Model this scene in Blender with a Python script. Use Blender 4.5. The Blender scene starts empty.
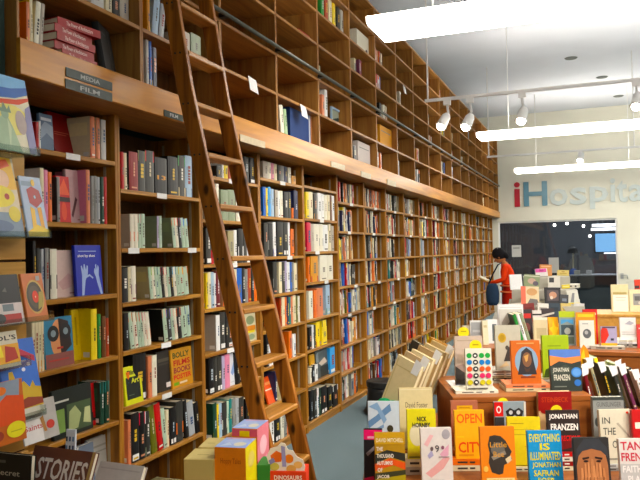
import bpy, math, random
from mathutils import Vector, Matrix, Euler
random.seed(7)
SC = bpy.context.scene
COL = SC.collection
PI = math.pi

# ------------------------------------------------------------------ camera
F, YAW, PIT, ROL, ZC = 700.0, 0.3751, 0.0182, 0.0210, 1.4224
cam_d = bpy.data.cameras.new('camera'); cam = bpy.data.objects.new('camera', cam_d); COL.objects.link(cam)
cam_d.sensor_width = 36; cam_d.lens = 36 * F / 640; cam_d.clip_start = 0.02; cam_d.clip_end = 100
cam.matrix_world = Matrix.Translation((0, 0, ZC)) @ Matrix.Rotation(YAW, 4, 'Z') @ Matrix.Rotation(PI / 2 + PIT, 4, 'X') @ Matrix.Rotation(-ROL, 4, 'Z')
SC.camera = cam
CR = cam.matrix_world.to_3x3()


def ray(px, py):
    return CR @ Vector(((px - 320) / F, (240 - py) / F, -1))


def onx(px, py, x):
    r = ray(px, py); return r * (x / r.x) + Vector((0, 0, ZC))


def ony(px, py, y):
    r = ray(px, py); return r * (y / r.y) + Vector((0, 0, ZC))


def onz(px, py, z):
    r = ray(px, py); return r * ((z - ZC) / r.z) + Vector((0, 0, ZC))


def dep(px, py, d):
    return ray(px, py) * d + Vector((0, 0, ZC))


def proj(p):
    q = CR.transposed() @ (Vector(p) - Vector((0, 0, ZC)))
    return 320 + F * q.x / -q.z, 240 - F * q.y / -q.z


# ------------------------------------------------------------------ colours
def lin(h):
    h = h.lstrip('#')
    c = [int(h[i:i + 2], 16) / 255 for i in (0, 2, 4)]
    return tuple(((v / 12.92) if v <= 0.04045 else ((v + 0.055) / 1.055) ** 2.4) for v in c) + (1,)


PAL = dict(red='B8281E', crimson='C42A48', maroon='6A1A20', orange='E07A22', salmon='D98A68', pink='DE8FA8', magenta='C83A7A',
           yellow='EED51C', gold='D69A1E', cream='E6DCBC', ivory='E8E4D2', white='ECECEA', khaki='A79E7A', greige='B7AEA0',
           sage='8E9A80', mint='B9CDB8', pale_green='A9C49A', green='3E8A46', dark_green='1E4030', olive='686A2A', teal='2A7A78',
           turquoise='39B4B8', blue='2C62B8', deep_blue='1A2E9A', navy='23284A', pale_blue='A8C0D4', sky_blue='4A9AD8', lavender='B9AFCB',
           plum='6A3350', purple='5A3A86', black='141414', charcoal='33332F', grey='8A8A86', pale_grey='C4C4C0', silver='A9ADB0',
           brown='6A4428', tan='B98F5E', beige='D2C2A0', rust='A8491F', lime='A9C228', dark_red='8A1B18', skin='C48A64')


def C(n):
    c = lin(PAL[n]) if n in PAL else lin(n)
    g = .3 * c[0] + .6 * c[1] + .1 * c[2]
    return tuple(max(0, min(.86, (g + (v - g) * 1.22) * .93)) for v in c[:3]) + (1,)


# ------------------------------------------------------------------ materials
def new_mat(name):
    m = bpy.data.materials.new(name); m.use_nodes = True
    nt = m.node_tree; b = nt.nodes['Principled BSDF']
    return m, nt, b


def mat_attr(name, rough, spec=0.4, noise=0.10, scale=60, coat=0.0):
    m, nt, b = new_mat(name)
    a = nt.nodes.new('ShaderNodeAttribute'); a.attribute_name = 'Col'
    tc = nt.nodes.new('ShaderNodeTexCoord'); n = nt.nodes.new('ShaderNodeTexNoise'); n.inputs['Scale'].default_value = scale
    n.inputs['Detail'].default_value = 3
    nt.links.new(tc.outputs['Object'], n.inputs['Vector'])
    mr = nt.nodes.new('ShaderNodeMapRange'); mr.inputs[3].default_value = 1 - noise; mr.inputs[4].default_value = 1 + noise
    nt.links.new(n.outputs['Fac'], mr.inputs[0])
    mx = nt.nodes.new('ShaderNodeVectorMath'); mx.operation = 'MULTIPLY'
    nt.links.new(a.outputs['Color'], mx.inputs[0]); nt.links.new(mr.outputs[0], mx.inputs[1])
    nt.links.new(mx.outputs[0], b.inputs['Base Color'])
    b.inputs['Roughness'].default_value = rough; b.inputs['Specular IOR Level'].default_value = spec
    b.inputs['Coat Weight'].default_value = coat; b.inputs['Coat Roughness'].default_value = 0.25
    return m


def mat_plain(name, hexc, rough=0.6, spec=0.4, metal=0, noise=0.08, scale=12, bump=0):
    m, nt, b = new_mat(name)
    tc = nt.nodes.new('ShaderNodeTexCoord'); n = nt.nodes.new('ShaderNodeTexNoise'); n.inputs['Scale'].default_value = scale
    n.inputs['Detail'].default_value = 5
    nt.links.new(tc.outputs['Object'], n.inputs['Vector'])
    r = nt.nodes.new('ShaderNodeValToRGB'); c = lin(hexc)
    r.color_ramp.elements[0].color = tuple(v * (1 - noise * 2) for v in c[:3]) + (1,)
    r.color_ramp.elements[1].color = tuple(min(1, v * (1 + noise * 2)) for v in c[:3]) + (1,)
    r.color_ramp.elements[0].position = 0.25; r.color_ramp.elements[1].position = 0.75
    nt.links.new(n.outputs['Fac'], r.inputs[0]); nt.links.new(r.outputs[0], b.inputs['Base Color'])
    b.inputs['Roughness'].default_value = rough; b.inputs['Specular IOR Level'].default_value = spec; b.inputs['Metallic'].default_value = metal
    if bump:
        bp = nt.nodes.new('ShaderNodeBump'); bp.inputs['Strength'].default_value = bump; bp.inputs['Distance'].default_value = 0.01
        nt.links.new(n.outputs['Fac'], bp.inputs['Height']); nt.links.new(bp.outputs[0], b.inputs['Normal'])
    return m


def mat_wood(name, dark, light, axis, rough=0.4, scale=1.0, spec=0.26, knots=False, coat=0.0):
    m, nt, b = new_mat(name)
    tc = nt.nodes.new('ShaderNodeTexCoord'); oi = nt.nodes.new('ShaderNodeObjectInfo')
    add = nt.nodes.new('ShaderNodeVectorMath'); add.operation = 'ADD'
    mul = nt.nodes.new('ShaderNodeMath'); mul.operation = 'MULTIPLY'; mul.inputs[1].default_value = 7.0
    nt.links.new(oi.outputs['Random'], mul.inputs[0])
    nt.links.new(tc.outputs['Object'], add.inputs[0]); nt.links.new(mul.outputs[0], add.inputs[1])
    mp = nt.nodes.new('ShaderNodeMapping')
    s = [26 * scale] * 3; s['xyz'.index(axis)] = 1.6 * scale
    mp.inputs['Scale'].default_value = s
    nt.links.new(add.outputs[0], mp.inputs[0])
    n = nt.nodes.new('ShaderNodeTexNoise'); n.inputs['Scale'].default_value = 1; n.inputs['Detail'].default_value = 6; n.inputs['Distortion'].default_value = 1.2
    nt.links.new(mp.outputs[0], n.inputs['Vector'])
    r = nt.nodes.new('ShaderNodeValToRGB')
    r.color_ramp.elements[0].color = lin(dark); r.color_ramp.elements[0].position = 0.3
    r.color_ramp.elements[1].color = lin(light); r.color_ramp.elements[1].position = 0.68
    nt.links.new(n.outputs['Fac'], r.inputs[0])
    out = r.outputs[0]
    if knots:
        v = nt.nodes.new('ShaderNodeTexVoronoi'); v.inputs['Scale'].default_value = 1.0
        mp2 = nt.nodes.new('ShaderNodeMapping'); s2 = [9.0] * 3; s2['xyz'.index(axis)] = 4.2; mp2.inputs['Scale'].default_value = s2
        nt.links.new(add.outputs[0], mp2.inputs[0]); nt.links.new(mp2.outputs[0], v.inputs['Vector'])
        r2 = nt.nodes.new('ShaderNodeValToRGB'); r2.color_ramp.elements[0].color = (0.12, 0.12, 0.12, 1); r2.color_ramp.elements[0].position = 0.08
        r2.color_ramp.elements[1].color = (1, 1, 1, 1); r2.color_ramp.elements[1].position = 0.17
        nt.links.new(v.outputs['Distance'], r2.inputs[0])
        mm = nt.nodes.new('ShaderNodeVectorMath'); mm.operation = 'MULTIPLY'
        nt.links.new(out, mm.inputs[0]); nt.links.new(r2.outputs[0], mm.inputs[1]); out = mm.outputs[0]
    nt.links.new(out, b.inputs['Base Color'])
    b.inputs['Roughness'].default_value = rough; b.inputs['Specular IOR Level'].default_value = spec
    b.inputs['Coat Weight'].default_value = coat; b.inputs['Coat Roughness'].default_value = 0.3
    return m


def mat_emit(name, hexc, strength):
    m, nt, b = new_mat(name)
    b.inputs['Base Color'].default_value = lin(hexc); b.inputs['Emission Color'].default_value = lin(hexc); b.inputs['Emission Strength'].default_value = strength
    return m


def mat_clear(name, tint, gloss, rough=0.05):
    m = bpy.data.materials.new(name); m.use_nodes = True; nt = m.node_tree
    nt.nodes.clear()
    o = nt.nodes.new('ShaderNodeOutputMaterial'); t = nt.nodes.new('ShaderNodeBsdfTransparent'); t.inputs[0].default_value = lin(tint)
    g = nt.nodes.new('ShaderNodeBsdfGlossy'); g.inputs['Roughness'].default_value = rough
    n = nt.nodes.new('ShaderNodeTexNoise'); n.inputs['Scale'].default_value = 6
    mr = nt.nodes.new('ShaderNodeMapRange'); mr.inputs[3].default_value = gloss * 0.8; mr.inputs[4].default_value = gloss * 1.2
    mx = nt.nodes.new('ShaderNodeMixShader')
    nt.links.new(n.outputs['Fac'], mr.inputs[0]); nt.links.new(mr.outputs[0], mx.inputs[0])
    nt.links.new(t.outputs[0], mx.inputs[1]); nt.links.new(g.outputs[0], mx.inputs[2]); nt.links.new(mx.outputs[0], o.inputs[0])
    return m


M = {}
M['print'] = mat_attr('printed_cover', 0.42, 0.4, 0.10, 50)
M['page'] = mat_attr('page_paper', 0.85, 0.2, 0.10, 140)
M['cloth'] = mat_attr('cloth', 0.9, 0.2, 0.12, 40)
WD, WL = '7E4C0E', 'B47A24'
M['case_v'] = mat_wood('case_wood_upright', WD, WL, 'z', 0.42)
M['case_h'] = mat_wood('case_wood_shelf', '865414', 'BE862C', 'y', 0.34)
M['case_b'] = mat_wood('case_wood_shaded_back', '46290C', '66421A', 'z', 0.55)  # case wood darkened, shade of the shelf interiors put into its colour
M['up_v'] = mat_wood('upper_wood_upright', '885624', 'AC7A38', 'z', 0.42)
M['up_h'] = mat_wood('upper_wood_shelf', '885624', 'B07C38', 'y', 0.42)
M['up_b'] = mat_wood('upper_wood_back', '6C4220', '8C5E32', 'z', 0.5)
M['fascia'] = mat_wood('fascia_wood', 'A8660E', 'D08E24', 'y', 0.3, 0.6, 0.25)
M['ladder'] = mat_wood('ladder_pine', '68370B', 'B06C1C', 'z', 0.42, 0.9, knots=True)
M['tread'] = mat_wood('ladder_tread', '9A6420', 'BE8438', 'y', 0.42, 0.9)
M['table'] = mat_wood('table_wood', '84461A', '9E5C24', 'x', 0.38, 0.7)
M['slat'] = mat_wood('slat_wood', 'A8782E', 'C89A4A', 'y', 0.4, 0.6)
M['carpet'] = mat_plain('carpet_pile', '6E8086', 0.95, 0.1, 0, 0.14, 220, 0.3)
M['green'] = mat_plain('green_paint', '22352E', 0.7, 0.3, 0, 0.05, 3)
M['white'] = mat_plain('white_paint', 'D6D4C4', 0.7, 0.3, 0, 0.02, 2)
M['ceil'] = mat_plain('ceiling_paint', 'CED2DA', 0.8, 0.3, 0, 0.02, 1.5)
M['dark'] = mat_plain('dark_wall_paint', '66686A', 0.7, 0.3, 0, 0.08, 2)
M['darker'] = mat_plain('counter_laminate', '54585A', 0.5, 0.4, 0, 0.06, 3)
M['steel'] = mat_plain('brushed_steel', 'B0B2B0', 0.35, 0.5, 0.9, 0.06, 40)
M['strip'] = mat_plain('shelf_standard_metal', 'B8A888', 0.45, 0.5, 0.3, 0.06, 40)
M['rail'] = mat_plain('rail_metal', '6E726A', 0.35, 0.5, 0.6, 0.06, 30)
M['iron'] = mat_plain('dark_iron', '2E3230', 0.4, 0.5, 0.7, 0.08, 30)
M['plast'] = mat_plain('black_plastic', '181818', 0.45, 0.5, 0, 0.08, 20)
M['wplast'] = mat_plain('white_enamel', 'E4E4E2', 0.4, 0.5, 0, 0.02, 8)
M['plate'] = mat_plain('sign_plate', '626864', 0.6, 0.2, 0, 0.05, 30)
M['dplate'] = mat_plain('dark_sign_plate', '343C32', 0.6, 0.2, 0, 0.05, 30)
M['card'] = mat_attr('card_stock', 0.7, 0.3, 0.06, 30)
M['diff'] = mat_emit('lit_diffuser', 'FFF7EA', 12.5)
M['bulb'] = mat_emit('lit_bulb', 'FFF2DC', 30.0)
M['acry'] = mat_clear('clear_acrylic', 'E8EEEC', 0.10, 0.08)
M['pane'] = mat_clear('window_glass', 'C8CCD0', 0.07, 0.02)
M['letter'] = mat_attr('letter_acrylic', 0.3, 0.5, 0.04, 10)
M['screen'] = mat_emit('lit_screen', '7CB2DC', 1.5)
M['panel'] = mat_emit('fill_panel_glow', 'F4F8FF', 22.0)  # glow of the added panels in the next room
M['tube'] = mat_emit('lit_tube', 'FFFFFF', 7.0)


# ------------------------------------------------------------------ mesh builder
class MB:
    def __init__(s):
        s.v = []; s.f = []; s.c = []; s.m = []

    def face(s, pts, c=(1, 1, 1, 1), m=0):
        b = len(s.v); s.v += [tuple(p) for p in pts]; s.f.append(tuple(range(b, b + len(pts)))); s.c.append(c); s.m.append(m)

    def box(s, lo, hi, c=(1, 1, 1, 1), m=0, T=None):
        x0, y0, z0 = lo; x1, y1, z1 = hi
        P = [Vector(p) for p in ((x0, y0, z0), (x1, y0, z0), (x1, y1, z0), (x0, y1, z0), (x0, y0, z1), (x1, y0, z1), (x1, y1, z1), (x0, y1, z1))]
        if T is not None: P = [T @ p for p in P]
        b = len(s.v); s.v += [tuple(p) for p in P]
        for q in ((0, 3, 2, 1), (4, 5, 6, 7), (0, 1, 5, 4), (1, 2, 6, 5), (2, 3, 7, 6), (3, 0, 4, 7)):
            s.f.append(tuple(b + i for i in q)); s.c.append(c); s.m.append(m)

    def cbox(s, lo, hi, ch, c=(1, 1, 1, 1), m=0, T=None):
        """box with chamfered edges along its longest axis"""
        d = [hi[i] - lo[i] for i in range(3)]; ax = d.index(max(d)); a, b_ = [i for i in range(3) if i != ax]
        prof = [(lo[a] + ch, lo[b_]), (hi[a] - ch, lo[b_]), (hi[a], lo[b_] + ch), (hi[a], hi[b_] - ch), (hi[a] - ch, hi[b_]), (lo[a] + ch, hi[b_]), (lo[a], hi[b_] - ch), (lo[a], lo[b_] + ch)]
        def P(p, t):
            q = [0, 0, 0]; q[a] = p[0]; q[b_] = p[1]; q[ax] = t; q = Vector(q)
            return T @ q if T is not None else q
        s.loft([[P(p, lo[ax]) for p in prof], [P(p, hi[ax]) for p in prof]], c, m)

    def loft(s, rings, c=(1, 1, 1, 1), m=0, caps=True, closed=True):
        b = len(s.v); n = len(rings[0])
        for r in rings: s.v += [tuple(p) for p in r]
        for i in range(len(rings) - 1):
            for j in range(n if closed else n - 1):
                k = (j + 1) % n
                s.f.append((b + i * n + j, b + i * n + k, b + (i + 1) * n + k, b + (i + 1) * n + j)); s.c.append(c); s.m.append(m)
        if caps:
            s.f.append(tuple(b + j for j in reversed(range(n)))); s.c.append(c); s.m.append(m)
            s.f.append(tuple(b + (len(rings) - 1) * n + j for j in range(n))); s.c.append(c); s.m.append(m)

    def tube(s, pts, r, c=(1, 1, 1, 1), m=0, n=8):
        rings = []
        pts = [Vector(p) for p in pts]
        for i, p in enumerate(pts):
            d = (pts[min(i + 1, len(pts) - 1)] - pts[max(i - 1, 0)]).normalized()
            a = d.orthogonal().normalized() if i == 0 else (a - d * a.dot(d)).normalized()
            b = d.cross(a); rr = r[i] if isinstance(r, (list, tuple)) else r
            rings.append([p + a * math.cos(t) * rr + b * math.sin(t) * rr for t in [2 * PI * j / n for j in range(n)]])
        s.loft(rings, c, m)

    def lathe(s, prof, cx=0, cy=0, n=24, c=(1, 1, 1, 1), m=0):
        s.loft([[Vector((cx + r * math.cos(2 * PI * j / n), cy + r * math.sin(2 * PI * j / n), z)) for j in range(n)] for r, z in prof], c, m)

    def ball(s, ctr, rad, c=(1, 1, 1, 1), m=0, nu=12, nv=8, T=None):
        rings = []
        for i in range(nv + 1):
            t = max(0.02, min(PI - 0.02, PI * i / nv))
            ring = [Vector((ctr[0] + rad[0] * math.sin(t) * math.cos(2 * PI * j / nu), ctr[1] + rad[1] * math.sin(t) * math.sin(2 * PI * j / nu), ctr[2] - rad[2] * math.cos(t))) for j in range(nu)]
            rings.append([T @ p for p in ring] if T is not None else ring)
        s.loft(rings, c, m)

    def mesh(s, name, mats):
        me = bpy.data.meshes.new(name)
        me.from_pydata(s.v, [], s.f)
        for mm in (mats if isinstance(mats, (list, tuple)) else [mats]): me.materials.append(mm)
        a = me.attributes.new('Col', 'FLOAT_COLOR', 'FACE')
        a.data.foreach_set('color', [x for c in s.c for x in c])
        me.polygons.foreach_set('material_index', s.m)
        me.update()
        return me

    def obj(s, name, mats, parent=None, loc=None, rot=None, smooth=False):
        me = s.mesh(name, mats)
        if smooth: me.polygons.foreach_set('use_smooth', [True] * len(me.polygons))
        o = bpy.data.objects.new(name, me); COL.objects.link(o)
        if parent is not None: o.parent = parent
        if loc is not None: o.location = loc
        if rot is not None: o.rotation_euler = rot
        return o


def tag(o, label, cat, group=None, kind=None):
    o['label'] = label; o['category'] = cat
    if group: o['group'] = group
    if kind: o['kind'] = kind
    return o


def thing(name, label, cat, loc=(0, 0, 0), rz=0.0, group=None):
    o = bpy.data.objects.new(name, None); COL.objects.link(o); o.location = loc; o.rotation_euler = (0, 0, rz); o.empty_display_size = 0.1
    return tag(o, label, cat, group)


def struct(o, label=None):
    o['kind'] = 'structure'
    if label: o['label'] = label
    return o


def copy_tree(o):
    c = o.copy(); COL.objects.link(c)
    for ch in o.children:
        d = ch.copy(); COL.objects.link(d); d.parent = c
        for g in ch.children:
            e = g.copy(); COL.objects.link(e); e.parent = d
    return c


# text -> polygons, cached: list of polygons in a unit where cap height = 1
_TXT = {}


def text_polys(body, bold=0.0):
    k = (body, bold)
    if k not in _TXT:
        cu = bpy.data.curves.new('lettering', 'FONT'); cu.body = body; cu.size = 1; cu.offset = bold; cu.resolution_u = 2; cu.align_x = 'CENTER'
        o = bpy.data.objects.new('lettering', cu); COL.objects.link(o)
        dg = bpy.context.evaluated_depsgraph_get(); me = bpy.data.meshes.new_from_object(o.evaluated_get(dg))
        ps = [[(me.vertices[i].co.x, me.vertices[i].co.y) for i in p.vertices] for p in me.polygons]
        bpy.data.objects.remove(o); bpy.data.curves.remove(cu); bpy.data.meshes.remove(me)
        xs = [p[0] for q in ps for p in q] or [0]; ys = [p[1] for q in ps for p in q] or [0]
        _TXT[k] = (ps, min(xs), max(xs), min(ys), max(ys))
    return _TXT[k]


def art_on(mb, art, P, w, h):
    """draw flat shapes on a face; P(u, v, k) maps metres on the face and a layer to a point"""
    for k, a in enumerate(art):
        t = a[0]; e = 0.0004 + 0.00025 * k
        if t == 'r':
            _, u0, v0, u1, v1, c = a
            mb.face([P(u * w, v * h, e) for u, v in ((u0, v0), (u1, v0), (u1, v1), (u0, v1))], C(c))
        elif t == 'e':
            _, cu, cv, ru, rv, c = a
            mb.face([P((cu + ru * math.cos(j * PI / 10)) * w, (cv + rv * math.sin(j * PI / 10)) * h, e) for j in range(20)], C(c))
        elif t == 'p':
            mb.face([P(u * w, v * h, e) for u, v in a[1]], C(a[2]))
        elif t == 't':
            _, body, cu, cv, bw, bh, c = a[:7]
            ps, x0, x1, y0, y1 = text_polys(body, a[7] if len(a) > 7 else 0.01)
            sx = bw * w / max(1e-6, x1 - x0); sy = bh * h / max(1e-6, y1 - y0)
            for q in ps:
                mb.face([P(cu * w + (x - (x0 + x1) / 2) * sx, cv * h + (y - (y0 + y1) / 2) * sy, e) for x, y in q], C(c))


# ------------------------------------------------------------------ books
def book_mesh(w, h, t, cover, spine, sp_art, back_art=None, front_art=None, name='book', crease=True):
    """upright book: spine at x=0 looking +x, thickness y 0..t, block towards -x, z up"""
    b = min(0.0022, t * 0.18); bul = min(0.003, t * 0.12)
    mb = MB()
    prof = [(-w, 0), (-0.001, 0), (bul * 0.7, t * 0.2), (bul, t * 0.5), (bul * 0.7, t * 0.8), (-0.001, t), (-w, t), (-w, t - b), (-b, t - b), (-b, b), (-w, b)]
    n = len(prof); s = len(mb.v)
    mb.v += [(x, y, 0) for x, y in prof] + [(x, y, h) for x, y in prof]
    for j in range(n):
        k = (j + 1) % n; mb.f.append((s + j, s + k, s + n + k, s + n + j)); mb.c.append(spine if j in (1, 2, 3, 4) else cover); mb.m.append(0)
    for base, rev in ((0, True), (n, False)):
        for q in ((0, 1, 9, 10), (5, 6, 7, 8), (1, 2, 3, 4, 5, 8, 9)):
            idx = [s + base + i for i in (reversed(q) if rev else q)]; mb.f.append(tuple(idx)); mb.c.append(cover); mb.m.append(0)
    if sp_art:
        def PS(u, v, e):
            yy = u / t; return Vector((bul * (1 - (2 * yy - 1) ** 2) * 0.95 + e + 0.0006, u, v))
        art_on(mb, sp_art, PS, t, h)
    if back_art:
        art_on(mb, back_art, lambda u, v, e: Vector((-w + u, -e, v)), w, h)
    if front_art:
        art_on(mb, front_art, lambda u, v, e: Vector((-u, t + e, v)), w, h)
    return mb


def page_mesh(w, h, t, c='E2D8BE'):
    b = min(0.0022, t * 0.18); mb = MB()
    mb.box((-w + 0.004, b, 0.003), (-b, t - b, h - 0.003), C(c)); return mb


COUNT = {}
ORD = ['first', 'second', 'third', 'fourth', 'fifth', 'sixth', 'seventh', 'eighth', 'ninth', 'tenth', 'eleventh', 'twelfth', 'thirteenth', 'fourteenth', 'fifteenth', 'sixteenth', 'seventeenth', 'eighteenth', 'nineteenth', 'twentieth', 'twenty-first', 'twenty-second']
USED_LABELS = set()


def spine_art(rnd, spine, top=None, mid=None, low=None, sticker=False):
    a = []
    lum = sum(spine[:3])
    ink = rnd.choice(['E8E4DA', 'C8BEA0', 'D8B85A', 'B8C4CC', 'D89A7A']) if lum < 0.5 else rnd.choice(['2A2622', '5A524A', '8A3A2E', '2E4A72', '7A7468'])
    if top: a.append(('r', 0, 0.74, 1, 1, top))
    if mid: a.append(('r', 0, 0.2, 1, 0.48, mid))
    if low: a.append(('r', 0, 0, 1, 0.22, low))
    k = rnd.random()
    u0 = rnd.uniform(.3, .42); u1 = 1 - u0
    if not mid:
        v = rnd.uniform(0.3, 0.45)
        for _ in range(rnd.randint(3, 6)):
            L = rnd.uniform(0.03, 0.08); a.append(('r', u0, v, u1, v + L, ink)); v += L + 0.018
            if v > 0.7: break
    if k < 0.3: a.append(('r', 0.2, 0.06, 0.8, 0.1, ink if not low else 'E8E4DA'))
    if sticker: a.append(('r', 0.1, 0.04, 0.9, 0.16, 'white'))
    return a


def shelf_book(y0, y1, zb, zt, cname, spine=None, top=None, mid=None, low=None, lean=0.0, sticker=False, label='', group=None, xf=-2.17, depth=None, text=None):
    t = max(0.006, y1 - y0); h = zt - zb
    rnd = random.Random(int(y0 * 7000 + zb * 911))
    w = depth or min(0.19, max(0.11, h * rnd.uniform(0.64, 0.74)))
    cov = C(cname); sp = C(spine) if spine else cov
    art = spine_art(rnd, sp, top, mid, low, sticker)
    if text: art = [x for x in art if x[3] - x[1] > .9] + [('t', text, 0.5, 0.45, 0.7, 0.12, 'gold', 0.02)]
    ba = []
    if rnd.random() < 0.6: ba.append(('r', 0.12, 0.55, 0.88, 0.86, tuple_hex(cov, 1.25 if sum(cov[:3]) > 0.2 else 2.2)))
    ba.append(('r', 0.7, 0.05, 0.93, 0.15, 'E0E0DA'))
    mb = book_mesh(w, h, t, cov, sp, art, ba)
    o = mb.obj('shelved_book', M['print'], None, (xf, y0, zb), (lean, 0, 0))
    if lean: o.location.y = y0 + 0.0
    page_mesh(w, h, t).obj('page_block', M['page'], o)
    tag(o, label, 'book', group)
    return o


def tuple_hex(c, k):
    def s(v):
        v = min(1, max(0, v * k)); v = 12.92 * v if v < 0.0031308 else 1.055 * v ** (1 / 2.4) - 0.055
        return '%02X' % int(round(255 * v))
    return ''.join(s(v) for v in c[:3])


def cover_book(label, P, w, h, t, yaw, tilt, cover, art, name='paperback_book', group=None, page='E6DEC8', cat='book', mat=None, spine=None):
    """front cover looks along local -y; spine on the left; origin bottom centre of the cover"""
    b = min(0.0025, t * 0.2); mb = MB(); c = C(cover); sc_ = C(spine) if spine else c
    prof = [(w, 0), (0.001, 0), (-0.0015, t * 0.3), (-0.0015, t * 0.7), (0.001, t), (w, t), (w, t - b), (b, t - b), (b, b), (w, b)]
    n = len(prof); prof = [(x - w / 2, y) for x, y in prof]
    mb.v += [(x, y, 0) for x, y in prof] + [(x, y, h) for x, y in prof]
    for j in range(n):
        k = (j + 1) % n; mb.f.append((n + j, n + k, k, j)); mb.c.append(sc_ if j in (1, 2, 3) else c); mb.m.append(0)
    for base, rev in ((0, False), (n, True)):
        for q in ((0, 1, 8, 9), (4, 5, 6, 7), (1, 2, 3, 4, 7, 8)):
            mb.f.append(tuple(base + i for i in (reversed(q) if rev else q))); mb.c.append(c); mb.m.append(0)
    art_on(mb, art, lambda u, v, e: Vector((u - w / 2, -e, v)), w, h)
    o = mb.obj(name, mat or M['print'], None, P)
    o.matrix_world = Matrix.Translation(P) @ Matrix.Rotation(yaw, 4, 'Z') @ Matrix.Rotation(-tilt, 4, 'X')
    pm = MB(); pm.box((-w / 2 + b, b, 0.003), (w / 2 - 0.003, t - b, h - 0.003), C(page)); pm.obj('page_block', M['page'], o)
    return tag(o, label, cat, group)


def flat_book(label, P, w, d, t, yaw, cover, group=None, spine_ink=True, name='flat_book', page='E6DEC8', text=None, ink=None):
    """lying book: spine looks along local -y, origin bottom centre of the spine edge"""
    mb = MB(); c = C(cover); b = min(0.0025, t * 0.2)
    mb.box((-w / 2, 0, 0), (w / 2, d, b), c); mb.box((-w / 2, 0, t - b), (w / 2, d, t), c); mb.box((-w / 2, -0.001, 0), (w / 2, b, t), c)
    k = ink or ('E8E4DA' if sum(c[:3]) < 0.6 else '3A3430')
    a = [('t', text, 0.5, 0.5, 0.62, 0.5, k, 0.015)] if text else [('r', 0.15, 0.35, 0.42, 0.65, k), ('r', 0.48, 0.35, 0.62, 0.65, k), ('r', 0.8, 0.3, 0.9, 0.7, k)]
    art_on(mb, a, lambda u, v, e: Vector((u - w / 2, -0.001 - e, v)), w, t)
    o = mb.obj(name, M['print'], None, P, (0, 0, yaw))
    pm = MB(); pm.box((-w / 2 + 0.003, b, b), (w / 2 - 0.003, d - 0.003, t - b), C(page)); pm.obj('page_block', M['page'], o)
    return tag(o, label, 'book', group)
# ------------------------------------------------------------------ room
U0_ = 2.02; YB = 16.05; XL = -2.55; ZT = 4.4; XR = 7.0; Y0 = -3.0
U = [2.02, 2.80, 3.565, 4.335, 5.12, 5.905]
step_f = (YB - 0.01 - U[5]) / 13
for i in range(13): U.append(U[5] + step_f * (i + 1))
XF, XU = -2.15, -2.0

mb = MB(); mb.box((XL - 0.1, Y0, -0.1), (XR, YB + 5, 0)); struct(mb.obj('floor', M['carpet']))
mb = MB(); mb.box((XL - 0.1, Y0, ZT), (XR, YB, ZT + 0.1)); struct(mb.obj('ceiling', M['ceil']))
mb = MB(); mb.box((XL - 0.1, Y0, 0), (XL, YB, ZT)); struct(mb.obj('wall_left', M['green']))
mb = MB(); mb.box((XL, Y0, 0), (-2.04, U0_ - .02, ZT)); struct(mb.obj('wall_left_pier', M['green']))
gx0 = ony(498, 222, YB).x; gx1 = ony(617.3, 240, YB).x; gz = ony(560, 220, YB).z
mb = MB()
mb.box((XL, YB, 0), (gx0, YB + 0.15, ZT)); mb.box((gx1, YB, 0), (XR, YB + 0.15, ZT)); mb.box((gx0, YB, gz), (gx1, YB + 0.15, ZT))
struct(mb.obj('wall_back', M['white']))
# glazed opening to the next room
mb = MB(); mb.box((gx0, YB + 0.06, 0), (gx1, YB + 0.075, gz)); win = struct(mb.obj('window_1', M['pane']), 'glass partition to the dark repair counter')
fr = MB()
for a in ((gx0, YB + 0.04, gz - 0.03), ): fr.box(a, (gx1, YB + 0.1, gz))
fr.box((gx0, YB + 0.04, 0), (gx0 + 0.03, YB + 0.1, gz - 0.03)); fr.box((gx1 - 0.03, YB + 0.04, 0), (gx1, YB + 0.1, gz - 0.03))
fr.obj('window_frame', M['wplast'], win)
YC = YB + 4.2
mb = MB(); mb.box((gx0 - 1.5, YC, 0), (gx1 + 1.5, YC + 0.1, 2.9)); struct(mb.obj('wall_far', M['dark']))
mb = MB(); mb.box((gx0 - 1.5, YB + 0.15, 0), (gx0 - 1.4, YC, 2.9)); struct(mb.obj('wall_far_left', M['dark']))
mb = MB(); mb.box((gx1 + 1.4, YB + 0.15, 0), (gx1 + 1.5, YC, 2.9)); struct(mb.obj('wall_far_right', M['dark']))
mb = MB(); mb.box((gx0 - 1.5, YB + 0.15, 2.9), (gx1 + 1.5, YC + 0.1, 3.0)); struct(mb.obj('ceiling_far', M['dark']))

# ------------------------------------------------------------------ lower bookcases
BOARDS = {0: [1.884, 1.579, 1.248, 0.951, 0.64, 0.33, 0.07], 1: [1.756, 1.465, 1.198, 0.96, 0.69, 0.395, 0.07],
          2: [1.902, 1.637, 1.367, 1.102, 0.835, 0.587, 0.304, 0.07], 3: [1.956, 1.689, 1.403, 1.131, 0.885, 0.63, 0.36, 0.07],
          4: [1.966, 1.703, 1.435, 1.184, 0.887, 0.642, 0.37, 0.07]}
FB = [1.885, 1.616, 1.353, 1.109, 0.849, 0.565, 0.321, 0.06]
BAY = {0: 'bay beside the comic rack', 1: 'bay left of the ladder', 2: 'bay behind the ladder', 3: 'bay right of the ladder', 4: 'second bay right of ladder'}
XBK = -2.47


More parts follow.
